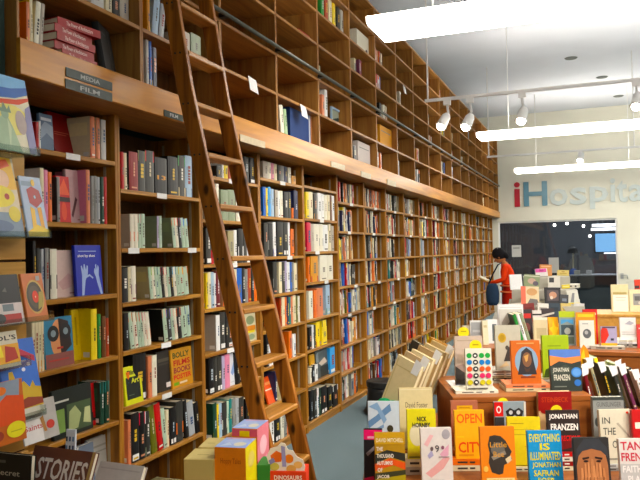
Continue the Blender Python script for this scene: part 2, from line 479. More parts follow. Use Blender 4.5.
def bookcase(y0, y1, boards, label, tags_at):
    t = thing('bookcase', label, 'bookcase', (XF, y0, 0), 0, 'lower bookcases along the long wall')
    L = y1 - y0; D = XF - XBK; top = 2.112
    for s in (0, 1):
        mb = MB(); a = 0 if s == 0 else L - 0.019
        mb.cbox((-D, a, 0), (0, a + 0.019, top), 0.003); mb.obj('side_panel', M['case_v'], t)
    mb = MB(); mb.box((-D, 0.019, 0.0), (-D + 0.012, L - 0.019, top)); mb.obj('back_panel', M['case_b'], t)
    mb = MB(); mb.box((-0.03, 0.019, 0.0), (-0.012, L - 0.019, boards[-1] - 0.025)); mb.obj('plinth', M['case_h'], t)
    SHO = []
    for i, z in enumerate(boards):
        mb = MB(); mb.cbox((-D + 0.013, 0.02, z - 0.022), (0, L - 0.02, z), 0.003); SHO.append(mb.obj('shelf', M['case_h'], t))
    for yy in (0.0195, L - 0.0215):
        for xx in (-0.07, -0.25):
            mb = MB(); mb.box((xx, yy, 0.1), (xx + 0.016, yy + 0.002, top - 0.03)); mb.obj('shelf_standard', M['strip'], t)
    for bi, u in tags_at:
        mb = MB(); z = boards[bi]; mb.box((0.0005, u * L - 0.045, z - 0.027), (0.002, u * L + 0.045, z + 0.001), C('white')); mb.obj('price_label', M['card'], SHO[bi])
    return t


TAGS = {0: [(0, 0.6), (1, 0.28)], 1: [(0, 0.48), (1, 0.15), (1, 0.86), (3, 0.5), (4, 0.5)], 2: [(0, 0.5), (2, 0.5), (4, 0.42)], 3: [(0, 0.5), (2, 0.63), (6, 0.6)], 4: [(1, 0.5), (2, 0.35), (3, 0.6)]}
for i in range(5):
    bookcase(U[i], U[i + 1], BOARDS[i], 'tall wooden bookcase, ' + BAY[i] + ', filled with books', TAGS[i])
far_case = bookcase(U[5], U[6], FB, 'tall wooden bookcase, third bay right of the ladder, mixed paperbacks', [(0, 0.5), (1, 0.4), (3, 0.6), (4, 0.35)])
for i in range(6, 18):
    c = copy_tree(far_case); c.location.y = U[i]; c.scale.y = (U[i + 1] - U[i]) / (U[6] - U[5])
    c['label'] = 'tall wooden bookcase, %s bay right of the ladder along the wall' % ORD[i - 3]
c['label'] = 'last tall wooden bookcase, in the corner against the end wall'

# ------------------------------------------------------------------ upper cubby shelving
LV = [2.252, 2.524, 2.797, 3.075, 3.34, 3.60, 3.87]
UB = -2.36


def cubby(y0, y1, label, first=False):
    t = thing('cubby_bookcase', label, 'bookcase', (XU, y0, 2.115), 0, 'upper cubby shelving above the fascia')
    L = y1 - y0; D = XU - UB
    for s in (0, 1):
        mb = MB(); a = 0 if s == 0 else L - 0.014
        mb.cbox((-D, a, 0), (0, a + 0.014, LV[-1] - 2.115), 0.002); mb.obj('side_panel', M['up_v'], t)
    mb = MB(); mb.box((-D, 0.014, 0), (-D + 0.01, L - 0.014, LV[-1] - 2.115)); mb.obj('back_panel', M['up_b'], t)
    mb = MB(); mb.box((-D, 0.014, 0), (0, L - 0.014, 0.02)); mb.obj('bottom_panel', M['up_h'], t)
    for z in LV:
        z -= 2.115; mb = MB(); mb.cbox((-D + 0.011, 0.0145, z - 0.02), (0, L - 0.0145, z), 0.002); mb.obj('shelf', M['up_h'], t)
    return t


cub = cubby(U[0], U[1], 'first upper cubby bookcase at the near end, holding five red books')
for i in range(1, 18):
    c = copy_tree(cub); c.location.y = U[i]; c.scale.y = (U[i + 1] - U[i]) / (U[1] - U[0])
    c['label'] = 'upper wooden cubby bookcase, %s from the near end above the fascia' % ORD[i]
mb = MB(); mb.cbox((XU + 0.001, U[0] - 0.005, 2.113), (XU + 0.021, YB - 0.005, 2.252), 0.003)
tag(mb.obj('fascia_board', M['fascia']), 'long golden varnished fascia board between lower and upper shelves', 'board')

# sign plates on the fascia
def plate(pxl, pxr, pyt, pyb, text, matk, label):
    a = onx(pxl, pyt, XU + 0.024); b = onx(pxr, (pyt + pyb) / 2 + 6, XU + 0.024)
    z1 = onx(pxl, pyt, XU + 0.024).z; z0 = onx(pxl, pyb, XU + 0.024).z
    t = thing('shelf_sign', label, 'sign', (XU + 0.0215, a.y, z0), 0, 'section signs screwed to the fascia')
    mb = MB(); L = b.y - a.y; H = z1 - z0
    mb.box((0, 0, 0), (0.004, L, H)); spl = mb.obj('sign_plate', M[matk], t)
    if text:
        m2 = MB(); art_on(m2, [('t', text, 0.5, 0.48, 0.42, 0.5, 'C0C2BE', 0.02)], lambda u, v, e: Vector((0.0045, u, v)), L, H)
        m2.obj('sign_lettering', M['card'], spl)
plate(66, 112, 67, 76, 'MEDIA', 'plate', 'upper grey sign plate reading MEDIA on the fascia')
plate(65.5, 112, 78.5, 88, 'FILM', 'plate', 'lower grey sign plate reading FILM under the MEDIA plate')
plate(164, 183, 109.5, 116, 'FILM', 'dplate', 'dark green sign plate reading FILM left of the ladder')
plate(240, 265, 134, 141, '', 'strip', 'blank pale plate on the fascia right of the ladder')
plate(331, 345, 161, 166.5, '', 'strip', 'small blank plate at fascia edge, second right of the ladder')
plate(361, 371, 171, 176.5, '', 'strip', 'small blank plate at fascia edge, third right of the ladder')
plate(387, 396, 179, 184.5, '', 'strip', 'small blank plate at fascia edge, fourth right of the ladder')

# ladder rail
t = thing('ladder_rail', 'long dark metal ladder rail along the upper cubby shelves', 'rail', (XU, U[1] + 0.3, 2.81))
mb = MB(); mb.tube([(0.05, 0, 0), (0.05, YB - U[1] - 0.5, 0)], 0.013); mb.obj('rail_tube', M['rail'], t, smooth=True)
for i in range(2, 18):
    mb = MB(); y = U[i] - U[1] - 0.3; mb.box((0.001, y - 0.02, -0.012), (0.045, y + 0.02, 0.012)); mb.obj('rail_bracket', M['iron'], t)

# ------------------------------------------------------------------ ladder
LS = .9
t = thing('rolling_ladder', 'tall knotty pine library ladder leaning on the wall shelves', 'ladder', (-1.36 * LS, 3.05 * LS, ZC * (1 - LS)))
t.scale = (LS, LS, LS); ZB = -ZC * (1 - LS) / LS
def lx(z): return -1.365 - 0.2335 * z + 1.36 - (0.0 if z < 2.2 else -0.07 * (z - 2.2))
yl, yr, th, wd = 0.012, 0.395, 0.03, 0.088
for yy in (yl, yr):
    mb = MB(); rings = []
    for z in (ZB + 0.012, 0.6, 1.2, 1.8, 2.3, 2.6, 3.0):
        x = lx(z); q = [(-wd + 0.004, 0), (-0.004, 0), (0, 0.004), (0, th - 0.004), (-0.004, th), (-wd + 0.004, th), (-wd, th - 0.004), (-wd, 0.004)]
        rings.append([Vector((x + a, yy + b, z)) for a, b in q])
    mb.loft(rings); sr = mb.obj('side_rail', M['ladder'], t)
    if yy == yl: SR0 = sr
    z = 2.86; mb = MB(); mb.box((lx(2.98) - wd - 0.06, yy + 0.002, 2.985), (lx(2.98) - wd + 0.01, yy + th - 0.002, 3.0)); mb.obj('roller_hook', M['iron'], sr)
    mb = MB(); mb.box((lx(ZB) - wd, yy - 0.002, ZB), (lx(ZB) + 0.002, yy + th + 0.002, ZB + 0.012)); mb.obj('rubber_foot', M['plast'], sr)
for k in range(11):
    z = 0.09 + 0.265 * k; x = lx(z)
    mb = MB(); mb.cbox((x - wd - 0.004, yl + th, z - 0.026), (x + 0.006, yr, z), 0.005); mb.obj('tread', M['tread'], t)
    for yy, s in ((yl - 0.002, 1),):
        for dx in (0.03, 0.06):
            mb = MB(); mb.lathe([(0.006, 0), (0.005, 0.003)], 0, 0, 8)
            o = mb.obj('bolt', M['iron'], SR0, (x - dx, yl + 0.0005, z - 0.013), (PI / 2, 0, 0))

# ------------------------------------------------------------------ lights of the room
def fluor(x, y, z, label):
    t = thing('fluorescent_fixture', label, 'ceiling light', (x, y, z), 0, 'suspended fluorescent fixtures')
    L, W = 2.44, 0.47
    mb = MB(); mb.box((0, -.09, 0.0505), (L, .09, 0.085)); mb.obj('housing', M['wplast'], t)
    mb = MB(); q = [(-W / 2, 0.05), (-W / 2, 0.02), (-W / 2 + 0.03, 0), (W / 2 - 0.03, 0), (W / 2, 0.02), (W / 2, 0.05)]
    mb.loft([[Vector((0.012, a, b)) for a, b in q], [Vector((L - 0.012, a, b)) for a, b in q]]); mb.obj('diffuser', M['diff'], t)
    for xx in (0.4, L - 0.4):
        mb = MB(); mb.tube([(xx, 0, 0.085), (xx, 0, ZT - z)], 0.006); mb.obj('hanger_rod', M['wplast'], t)
for k, y in enumerate((-0.35, 4.56, 9.5, 14.1)):
    w_ = ['behind the viewer', 'largest and nearest', 'second in line from the near end', 'farthest, before the sign wall'][k]
    for j in range(1 if k == 0 else 0, 3):
        fluor((-1.36 if k == 1 else -1.43) + 2.46 * j, y, 2.9, 'white suspended fluorescent fixture, %s%s' % (w_, ['', ', next one to the right', ', third along to the right'][j]))


def track(y, x0, x1, z, label):
    t = thing('lighting_track', label, 'lighting track', (x0, y, z), 0, 'suspended lighting tracks')
    mb = MB(); mb.box((0, -0.018, -0.014), (x1 - x0, 0.018, 0.014)); mb.obj('track_bar', M['wplast'], t)
    for xx in (0.03, 2.2, 4.4):
        mb = MB(); mb.tube([(xx, 0, 0.014), (xx, 0, ZT - z)], 0.009); mb.obj('hanger_rod', M['wplast'], t)
TZ = 2.93
y1t = onz(425, 101, TZ).y; track(y1t, onz(425, 101, TZ).x, 3.6, TZ, 'thin white lighting track carrying the spotlights, nearer one')
y2t = onz(487, 157, TZ).y; track(y2t, onz(487, 157, TZ).x, 3.6, TZ, 'thin white lighting track hung beyond the second fluorescent fixture')


def spot(px, py_top, plx, ply, y, label, lit):
    a = ony(px, py_top, y); b = ony(plx, ply, y - 0.06)
    t = thing('spotlight', label, 'spotlight', (a.x, a.y, TZ - 0.0145), 0, 'spotlights clipped to the track')
    d = (b - a)
    mb = MB(); mb.box((-0.035, -0.02, -0.05), (0.035, 0.02, 0)); mb.obj('track_adapter', M['wplast'], t)
    mb = MB(); mb.tube([(0, 0, -0.05), (0.01, 0, -0.14), (d.x * 0.4 + 0.012, d.y * 0.4, d.z * 0.55)], 0.012); mb.obj('arm', M['wplast'], t, smooth=True)
    ax = Vector((d.x * 0.6 - 0.02, -0.06, -0.12)).normalized(); e = Vector((d.x, d.y, d.z)); s0 = e - ax * 0.15
    mb = MB(); mb.tube([s0, s0 + ax * 0.03, e - ax * 0.02, e], [0.028, 0.045, 0.052, 0.062], n=14); lh = mb.obj('lamp_head', M['wplast'], t, smooth=True)
    mb = MB(); mb.ball(tuple(e - ax * 0.005), (0.045, 0.045, 0.045)); mb.obj('bulb', M['bulb'] if lit else M['wplast'], lh, smooth=True)
spot(447, 99, 441, 125, y1t, 'lit white spotlight, leftmost on the near lighting track', True)
spot(470, 97, 465.5, 126, y1t, 'white spotlight angled down, second from left on near track', True)
spot(522, 91, 521, 119, y1t, 'bright lit spotlight pointing at the viewer, third on near track', True)
spot(636, 81, 636.5, 106, y1t, 'lit spotlight at the right end of the near track', True)
spot(580, 151, 580, 160, y2t, 'small lit spotlight on the farther lighting track', True)

# unseen track added above the front table, its spots brighten the covers
track(1.95, .25, 3.6, TZ, 'added unseen lighting track above the front display table')
def fill_spot(x, tx, ty, tz, label, watt):
    t = thing('spotlight', label, 'spotlight', (x, 1.95, TZ - .0145), 0, 'spotlights clipped to the track')
    mb = MB(); mb.box((-.035, -.02, -.05), (.035, .02, 0)); mb.obj('track_adapter', M['wplast'], t)
    mb = MB(); mb.tube([(0, 0, -.05), (0, 0, -.13)], .012); mb.obj('arm', M['wplast'], t)
    ax = (Vector((tx, ty, tz)) - Vector((x, 1.95, TZ - .15))).normalized(); s0 = Vector((0, 0, -.13))
    mb = MB(); mb.tube([s0, s0 + ax * .03, s0 + ax * .13, s0 + ax * .15], [.028, .045, .052, .062], n=14); lh = mb.obj('lamp_head', M['wplast'], t, smooth=True)
    ld = bpy.data.lights.new('fill_lamp', 'SPOT'); ld.energy = watt; ld.spot_size = 1.5; ld.spot_blend = .8; ld.shadow_soft_size = .06; ld.color = (1, .95, .86)
    lo = bpy.data.objects.new('fill_lamp', ld); COL.objects.link(lo); lo.parent = t; lo.location = s0 + ax * .17; lo.rotation_euler = ax.to_track_quat('-Z', 'Y').to_euler()
fill_spot(.5, -.35, 3.1, .6, 'added unseen spotlight above the front table, left one', 95)
fill_spot(1.2, .1, 3.2, .6, 'added unseen spotlight above the front table, middle one', 95)
fill_spot(2.0, .3, 4.6, .8, 'added unseen spotlight above the front table, right one', 120)

for i, (px, py) in enumerate(((571, 58), (602, 77), (618.5, 96))):
    p = onz(px, py, ZT - 0.001)
    mb = MB(); mb.lathe([(0.10, 0.0), (0.085, -0.012), (0.02, -0.012)], 0, 0, 16)
    tag(mb.obj('ceiling_vent', M['plate'], None, p), 'small round grey ceiling vent, %s of three toward the sign' % ['nearest', 'middle', 'farthest'][i], 'vent', 'round ceiling vents')

# ------------------------------------------------------------------ sign on the end wall
sg = thing('wall_sign', 'large red and blue shop name lettering on the white end wall', 'sign', (0, YB, 0))
def letter(ch, pxl, pxr, pyt, pyb, col, alpha=None):
    a = ony(pxl, pyb, YB - 0.001); b = ony(pxr, pyt, YB - 0.001)
    w = b.x - a.x; h = b.z - a.z
    ps, x0, x1, y0, y1 = text_polys(ch, 0.02)
    mb = MB()
    def P(x, y, d): return Vector((a.x + (x - x0) / (x1 - x0) * w, d, a.z + (y - y0) / (y1 - y0) * h))
    edges = {}
    for q in ps:
        mb.face([P(x, y, -0.03) for x, y in q], C(col))
        for i in range(len(q)):
            e = (q[i], q[(i + 1) % len(q)])
            if (e[1], e[0]) in edges: edges.pop((e[1], e[0]))
            else: edges[e] = 1
    for (p, q) in edges: mb.face([P(*p, -0.03), P(*q, -0.03), P(*q, -0.002), P(*p, -0.002)], C(col))
    mb.obj('letter', M['letter'], sg)
letter('i', 514.5, 520, 182, 207, 'A82A38'); letter('H', 524, 547, 181, 206.5, '5C8698')
for ch, l, r_, tp, bt in (('o', 549.5, 567.5, 188, 206), ('s', 570, 586.5, 187, 205), ('p', 590, 608, 186, 209), ('i', 610.5, 615, 178, 202), ('t', 617, 627, 180, 202.5), ('a', 629, 644, 184, 201.5), ('l', 648, 653, 176, 200.5)):
    letter(ch, l, r_, tp, bt, 'BCC6C4')

for i in range(2):
    mb = MB(); x = gx0 + .5 + 1.4 * i; mb.box((x, YB + 1.6, 2.86), (x + .9, YB + 2.2, 2.8995)); tag(mb.obj('fill_panel', M['panel']), 'added hidden panel brightening the next room, ' + ['left one', 'right one'][i], 'ceiling light', 'added fill panels beyond the glass')  # added out of view to brighten the room behind the glass
# ------------------------------------------------------------------ things in the next room
def tbox(name, label, cat, lo, hi, mk, col=None, group=None):
    mb = MB(); mb.cbox(lo, hi, 0.004, C(col) if col else (1, 1, 1, 1)); return tag(mb.obj(name, M[mk]), label, cat, group)
pc = ony(565, 273, YB + 1.2)
ct = thing('service_counter', 'dark service counter with pale top beyond the glass', 'counter', (pc.x, YB + 1.2, 0))
ca = ony(545, 275, YB + 1.2); cb = ony(640, 273, YB + 1.2)
mb = MB(); mb.box((ca.x - pc.x, 0, 0), (cb.x - pc.x, 0.6, ca.z - 0.03)); mb.obj('counter_body', M['darker'], ct)
mb = MB(); mb.box((ca.x - pc.x - 0.03, -0.03, ca.z - 0.03), (cb.x - pc.x, 0.63, ca.z)); mb.obj('counter_top', M['wplast'], ct)
zc_ = ca.z
p = ony(606, 241, YB + 3.9); a = ony(594.5, 253, YB + 3.9); b = ony(618, 232, YB + 3.9)
t = thing('wall_screen', 'bright blue lit screen hanging beyond the glass', 'screen', (p.x, YB + 3.9, p.z))
mb = MB(); mb.box((a.x - p.x, 0.0, a.z - p.z), (b.x - p.x, 0.05, b.z - p.z)); mb.obj('bezel', M['plast'], t)
mb = MB(); mb.box((a.x - p.x + 0.03, -0.004, a.z - p.z + 0.03), (b.x - p.x - 0.03, -0.001, b.z - p.z - 0.03)); mb.obj('display', M['screen'], t)
mb = MB()
for px in (598, 603): mb.tube([(ony(px, 232, YB + 3.9).x - p.x, 0.025, b.z - p.z), (ony(px, 232, YB + 3.9).x - p.x, 0.025, 2.9 - p.z)], 0.012)
mb.obj('hanger', M['steel'], t)
for i, (l, r_, py, d) in enumerate(((592, 640, 225.5, 1.6), (591, 640, 229.5, 2.4), (604, 640, 252.5, 4.0))):
    a = ony(l, py, YB + d); b = ony(r_, py, YB + d)
    mb = MB(); mb.tube([(a.x, YB + d, a.z), (b.x, YB + d, a.z)], 0.03)
    tl = mb.obj('tube_light', M['tube'], smooth=True); m2 = MB()
    for xx in (a.x + .3, min(b.x, gx1 + .8) - .2): m2.tube([(xx, YB + d, a.z + .03), (xx, YB + d, 2.9)], .004)
    m2.obj('hanger_cord', M['plast'], tl)
    tag(tl, 'white tube light beyond the glass, %s' % ['topmost above the screen', 'second, just above the screen', 'lowest, under the screen'][i], 'tube light', 'tube lights beyond the glass')
for i, (px, py) in enumerate(((554.5, 225), (567, 223.5), (583.5, 226), (590, 236))):
    a = ony(px, py, YB + 2.5)
    t = thing('pendant_bulb', 'small bright bulb beyond the glass, %s from the left' % ORD[i], 'light bulb', tuple(a), 0, 'small bulbs beyond the glass')
    mb = MB(); mb.ball((0, 0, 0), (0.032, 0.032, 0.032)); mb.obj('bulb', M['bulb'], t, smooth=True)
    mb = MB(); mb.tube([(0, 0, 0.03), (0, 0, 2.9 - a.z)], 0.005); mb.obj('cord', M['plast'], t)
a = ony(512, 257, YB + 0.055); b = ony(521, 245, YB + 0.055)
mb = MB(); mb.box((a.x, YB + 0.054, a.z), (b.x, YB + 0.0595, b.z), C('pale_grey')); mb.box((a.x + 0.03, YB + 0.0535, b.z - 0.08), (b.x - 0.03, YB + 0.054, b.z - 0.05), C('grey'))
tag(mb.obj('paper_notice', M['card']), 'pale grey paper notice taped on the glass above the person', 'notice')
for i, (px, w, h, c, nm, cat, lb) in enumerate(((577, 0.13, 0.10, 'ivory', 'small_box', 'box', 'left of two small cream boxes on the dark counter'), (589, 0.13, 0.10, 'white', 'small_box', 'box', 'right of two small white boxes on the dark counter'))):
    a = ony(px, 270, YB + 1.35); mb = MB(); mb.cbox((a.x - w / 2, YB + 1.3, zc_ + 0.001), (a.x + w / 2, YB + 1.42, zc_ + h), 0.006, C(c)); tag(mb.obj(nm, M['card']), lb, cat)
a = ony(573, 268, YB + 1.5)
t = thing('desk_lamp', 'thin pale desk lamp with blue base on the dark counter', 'lamp', (a.x, YB + 1.55, zc_))
mb = MB(); mb.lathe([(0.09, 0.001), (0.09, 0.03), (0.06, 0.12), (0.02, 0.14)], 0, 0, 16, C('blue')); mb.obj('base', M['card'], t, smooth=True)
mb = MB(); mb.tube([(0, 0, 0.14), (0.01, 0, 0.5)], 0.02, C('cream')); mb.obj('stem', M['card'], t)
mb = MB(); mb.lathe([(0.03, 0.66), (0.1, 0.62), (0.12, 0.5), (0.11, 0.5), (0.02, 0.64)], 0, 0, 16, C('charcoal')); mb.obj('lamp_shade', M['card'], t, smooth=True)
a = ony(553.5, 262, YB + 0.9)
mb = MB(); a0 = ony(549, 273, 9.6); b0 = ony(558.5, 257.5, 9.6)
t = thing('display_board', 'pale grey upright board behind the book pyramid, before the counter', 'board', (a0.x, 9.6, 0))
mb.box((0, 0, a0.z), (b0.x - a0.x, 0.03, b0.z), C('pale_grey')); mb.obj('board_panel', M['card'], t)
mb = MB(); mb.box((0.03, 0.032, 0), (0.06, 0.06, a0.z + 0.1), C('charcoal')); mb.box((b0.x - a0.x - 0.06, 0.032, 0), (b0.x - a0.x - 0.03, 0.06, a0.z + 0.1), C('charcoal')); mb.obj('stand', M['card'], t)
a = ony(622, 276, YB - .001)
t = thing('door_handle', 'small grey lever handle on the white wall right of the glass', 'handle', tuple(a))
mb = MB(); mb.box((-.03, -.012, -.06), (.03, 0, .06)); mb.obj('handle_plate', M['steel'], t)
mb = MB(); mb.tube([(0, -.012, .02), (0, -.05, .02), (.1, -.055, .02), (.11, -.055, -.05)], .011); mb.obj('lever', M['steel'], t, smooth=True)
# ------------------------------------------------------------------ individual books on the near lower shelves
SHELFW = ['top shelf', 'second shelf', 'third shelf', 'fourth shelf', 'fifth shelf', 'sixth shelf', 'seventh shelf', 'bottom shelf']
ROWS = {
 (0, 0): "36 39 red 122;39 41 white 121;90 95 cream 113 s=salmon b=red;96 100 beige 116 s=salmon;101 106 pale_grey 120",
 (0, 1): "40 44 white 168 s=cream;44 48 pink 170;48 52 red 172 s=orange;57 60 charcoal 177 s=grey;86 90 pink 170 s=salmon;91 94 grey 176;94 97 charcoal 176 s=grey;97 100 silver 177;101 104 dark_green 177;104 107 red 177",
 (0, 2): "33 36 black 241;37 40 charcoal 248;41 44 silver 249;45 49 navy 248 s=grey;50 57 black 249 s=ivory m=black",
 (0, 3): "32 35 cream 321 s=cream b=gold;35 38 cream 321 s=cream b=gold;38 41 cream 321 s=cream b=gold;41 44 cream 321 s=cream b=gold;91 97 yellow 309 k=1;98 101 green 314;102 106 brown 316;106 109 rust 318",
 (0, 4): "100 104 dark_green 382 t=teal;105 109 dark_green 381 t=teal",
 (1, 0): "121 124 red 152;124 127 cream 153;129 138 black 152 s=dark_red;138 145 charcoal 151 t=olive;145 154 charcoal 151 t=red;155 167 black 158 x=13;168 178 black 157;178 185 charcoal 156 t=green b=beige;185 192 pale_blue 156 b=navy",
 (1, 1): "130 134 greige 214 s=ivory m=salmon;134 138 greige 214 s=ivory m=salmon;138 141 sage 214 s=mint t=red;141 145 sage 214 s=mint;157 159 sage 216 s=lavender t=navy;159 162 sage 216 s=mint;172 175 sage 218 s=mint t=orange L;175 178 sage 218 s=ivory t=orange L;178 181 sage 218 s=black t=red L;181 184 sage 218 s=mint t=blue L;184 188 sage 219 s=mint t=sky_blue L",
 (1, 2): "122 128 black 268;128 131 charcoal 267 s=cream;131 136 ivory 266 m=plum;149 152 khaki 267 s=mint t=green L;152 155 sage 267 s=ivory t=lime L;155 158 sage 267 s=mint t=navy L;158 161 sage 267 s=mint t=teal L;161 164 sage 267 s=black t=red L;164 167 sage 267 s=ivory t=red L;167 170 sage 267 s=mint t=dark_green L;170 173 sage 267 s=black t=teal L;173 176 sage 267 s=ivory t=sky_blue L;176 179 sage 267 s=mint t=olive L;179 183 sage 267 s=mint t=yellow L;183 188 sage 267 s=mint t=orange L",
 (1, 3): "124 129 black 313;129 133 sage 312 s=mint t=orange L;133 137 sage 312 s=ivory t=olive L;137 140 sage 312 s=mint t=orange L;140 143 sage 312 s=mint t=red L;143 146 sage 312 s=ivory t=magenta L;146 150 sage 312 s=ivory m=salmon L;163 167 black 309 s=mint t=salmon L;167 171 charcoal 309 s=charcoal t=blue L;171 174 black 308 s=mint t=orange L;174 177 sage 308 s=ivory m=rust L;177 181 black 308 t=orange L;181 186 sage 307 s=mint t=navy L;186 190 sage 306 s=mint t=pale_blue L",
 (1, 4): "126 130 orange 372;133 146 black 352 w;148 152 salmon 356 s=salmon;152 157 sage 355 s=ivory",
 (1, 5): "128 131 salmon 420;131 139 black 413 w;139 145 black 412 t=crimson;145 150 charcoal 411 t=white b=sage;150 156 olive 405 L;156 162 red 403 b=maroon L;162 166 mint 408 L;166 169 cream 410 b=orange;170 176 black 407 w;176 183 charcoal 401 m=orange;184 188 black 400 L;188 194 silver 401 L;195 199 black 402 L",
 (2, 0): "217 221 charcoal 166;222 224 white 163;224 228 yellow 163;228 231 rust 164;244 249 black 157;250 256 black 157 w",
 (2, 1): "216 219 ivory 184;221 228 sage 190;228 235 sage 190;236 240 ivory 191;241 246 greige 193",
 (2, 2): "206 211 charcoal 228 w;211 214 red 250;228 234 khaki 231;234 237 white 230;238 243 black 229 m=white;243 247 charcoal 228 m=pale_grey;247 251 white 229",
 (2, 3): "206 208 yellow 273;208 211 cream 272;211 214 cream 272 s=pale_blue;214 216 white 273;216 220 maroon 271;220 223 brown 272;223 226 orange 285;233 237 cream 269;237 242 blue 268;242 245 black 268;245 248 grey 269;248 251 rust 268;251 254 black 269;254 257 orange 271",
 (2, 4): "216 220 greige 315 s=white;220 225 charcoal 312 w;225 228 black 312;228 232 charcoal 316 w",
 (2, 5): "209 214 black 358 w;214 217 charcoal 357;217 222 charcoal 356 w;222 225 lavender 356;225 230 magenta 354 s=pink;236 240 black 352;243 247 black 348 ;247 250 charcoal 349",
 (2, 6): "213 217 dark_green 403 b=olive;217 219 dark_green 404 s=yellow;219 222 pale_blue 403;222 227 charcoal 402 m=ivory;227 229 mint 401;229 232 teal 399;232 236 grey 398 m=black;236 239 silver 398;239 244 brown 397 s=charcoal;246 250 black 398;252 255 cream 400",
 (3, 0): "263 268 greige 152;268 271 ivory 154;271 274 pink 154;274 277 cream 154;278 281 charcoal 156;281 284 grey 157;284 287 navy 158;288 291 ivory 158;292 296 gold 176",
 (3, 1): "263 266 blue 187;266 268 yellow 188;268 271 sky_blue 187;271 274 pale_blue 189;275 278 greige 190;278 280 white 191;280 283 ivory 191;284 288 black 192;288 291 charcoal 192;292 294 orange 208;294 298 navy 191",
 (3, 2): "264 268 charcoal 223;268 273 black 223 m=grey;273 276 white 222 b=deep_blue;277 283 black 221;283 288 black 222 w;288 290 white 222;291 294 orange 229",
 (3, 3): "273 277 charcoal 262 m=grey;279 282 cream 262;282 285 charcoal 262;285 287 lavender 261;287 290 white 262;290 292 blue 262;292 294 grey 262;294 297 cream 263",
 (3, 4): "280 282 rust 298;282 285 cream 297;285 287 orange 297;287 289 navy 296;289 291 teal 297;291 293 salmon 296;293 296 cream 295;296 298 olive 296;298 300 ivory 296",
 (3, 5): "266 269 black 334;269 273 white 332;273 277 charcoal 333;289 292 orange 331;293 296 white 334",
 (3, 6): "275 277 navy 371;277 282 gold 369 s=khaki;282 284 cream 370",
 (3, 7): "270 274 white 412;275 280 black 409 w;281 284 ivory 407;284 287 grey 406;288 292 charcoal 404;293 297 black 402",
 (4, 1): "306 309 yellow 192;309 313 cream 192;314 317 charcoal 194 b=gold;318 321 white 193;321 324 white 194;324 327 ivory 195;327 330 cream 195;330 332 brown 195;332 335 white 196",
 (4, 2): "307 311 crimson 221;311 314 greige 224;314 319 ivory 224;319 323 ivory 224 m=grey;323 328 white 225;328 331 cream 224 t=charcoal;331 334 greige 226",
 (4, 3): "308 310 orange 257;311 318 gold 256 b=red;320 327 ivory 255;327 333 ivory 255",
 (4, 4): "309 313 ivory 291;314 317 orange 290 m=red;317 323 salmon 288;326 330 pale_blue 285 b=green",
 (4, 5): "309 312 black 327;312 314 white 325;314 316 charcoal 325;316 320 yellow 322 b=red;322 327 yellow 320 t=black",
 (4, 6): "310 312 ivory 368;312 315 black 366;315 318 charcoal 364 s=white;330 335 sky_blue 347 w",
 (4, 7): "310 313 black 390;314 317 charcoal 389;317 319 white 388 t=rust;319 321 dark_green 388;321 327 black 386 w;328 332 black 386;333 338 black 385 t=white",
}
ANAMES = {'x': ''}
book_n = 0
for (bay, sh), spec in ROWS.items():
    zb = BOARDS[bay][sh] + 0.0005
    items = spec.split(';')
    for i, it in enumerate(items):
        tk = it.split(); p0, p1, cn, pt = float(tk[0]), float(tk[1]), tk[2], float(tk[3])
        kw = {}; lean = 0.0; stick = False; txt = None
        for e in tk[4:]:
            if e.startswith('s='): kw['spine'] = e[2:]
            elif e.startswith('t='): kw['top'] = e[2:]
            elif e.startswith('m='): kw['mid'] = e[2:]
            elif e.startswith('b='): kw['low'] = e[2:]
            elif e == 'L': lean = 0.13
            elif e == 'w': stick = True
            elif e.startswith('x='): txt = e[2:]
        zt = onx((p0 + p1) / 2, pt, -2.17).z
        zm = (zb + zt) / 2
        pm_ = proj((-2.17, U[bay], zm))[1]
        y0 = onx(p0, pt + 12, -2.17).y; y1 = onx(p1, pt + 12, -2.17).y
        zt = min(zt, (BOARDS[bay][sh - 1] - 0.03) if sh else 2.08)
        y0 = max(y0, U[bay] + 0.024); y1 = min(y1, U[bay + 1] - 0.024)
        if lean: y0 += 0.012; y1 += 0.012
        nm = kw.get('spine', cn).replace('_', ' ')
        ex = ''
        if 'top' in kw: ex = ' with %s top' % kw['top'].replace('_', ' ')
        elif 'mid' in kw: ex = ' with %s band' % kw['mid'].replace('_', ' ')
        elif 'low' in kw: ex = ' with %s foot' % kw['low'].replace('_', ' ')
        elif stick: ex = ' with white sticker'
        elif txt: ex = ' numbered 13'
        pos = ORD[i] + ' from left' if i < len(items) - 1 else 'last at right'
        lab = '%s book%s, %s, %s, %s' % (nm, ex, pos, SHELFW[min(sh, 7)] if sh < len(BOARDS[bay]) - 1 else 'bottom shelf', {0: 'bay beside rack', 1: 'bay before ladder', 2: 'bay behind ladder', 3: 'bay past ladder', 4: 'second bay past ladder'}[bay])
        shelf_book(y0, y1 - 0.0008, zb, zt, cn, label=lab, lean=lean, sticker=stick, text=txt, group='books in the ' + BAY[bay], **kw)
        book_n += 1


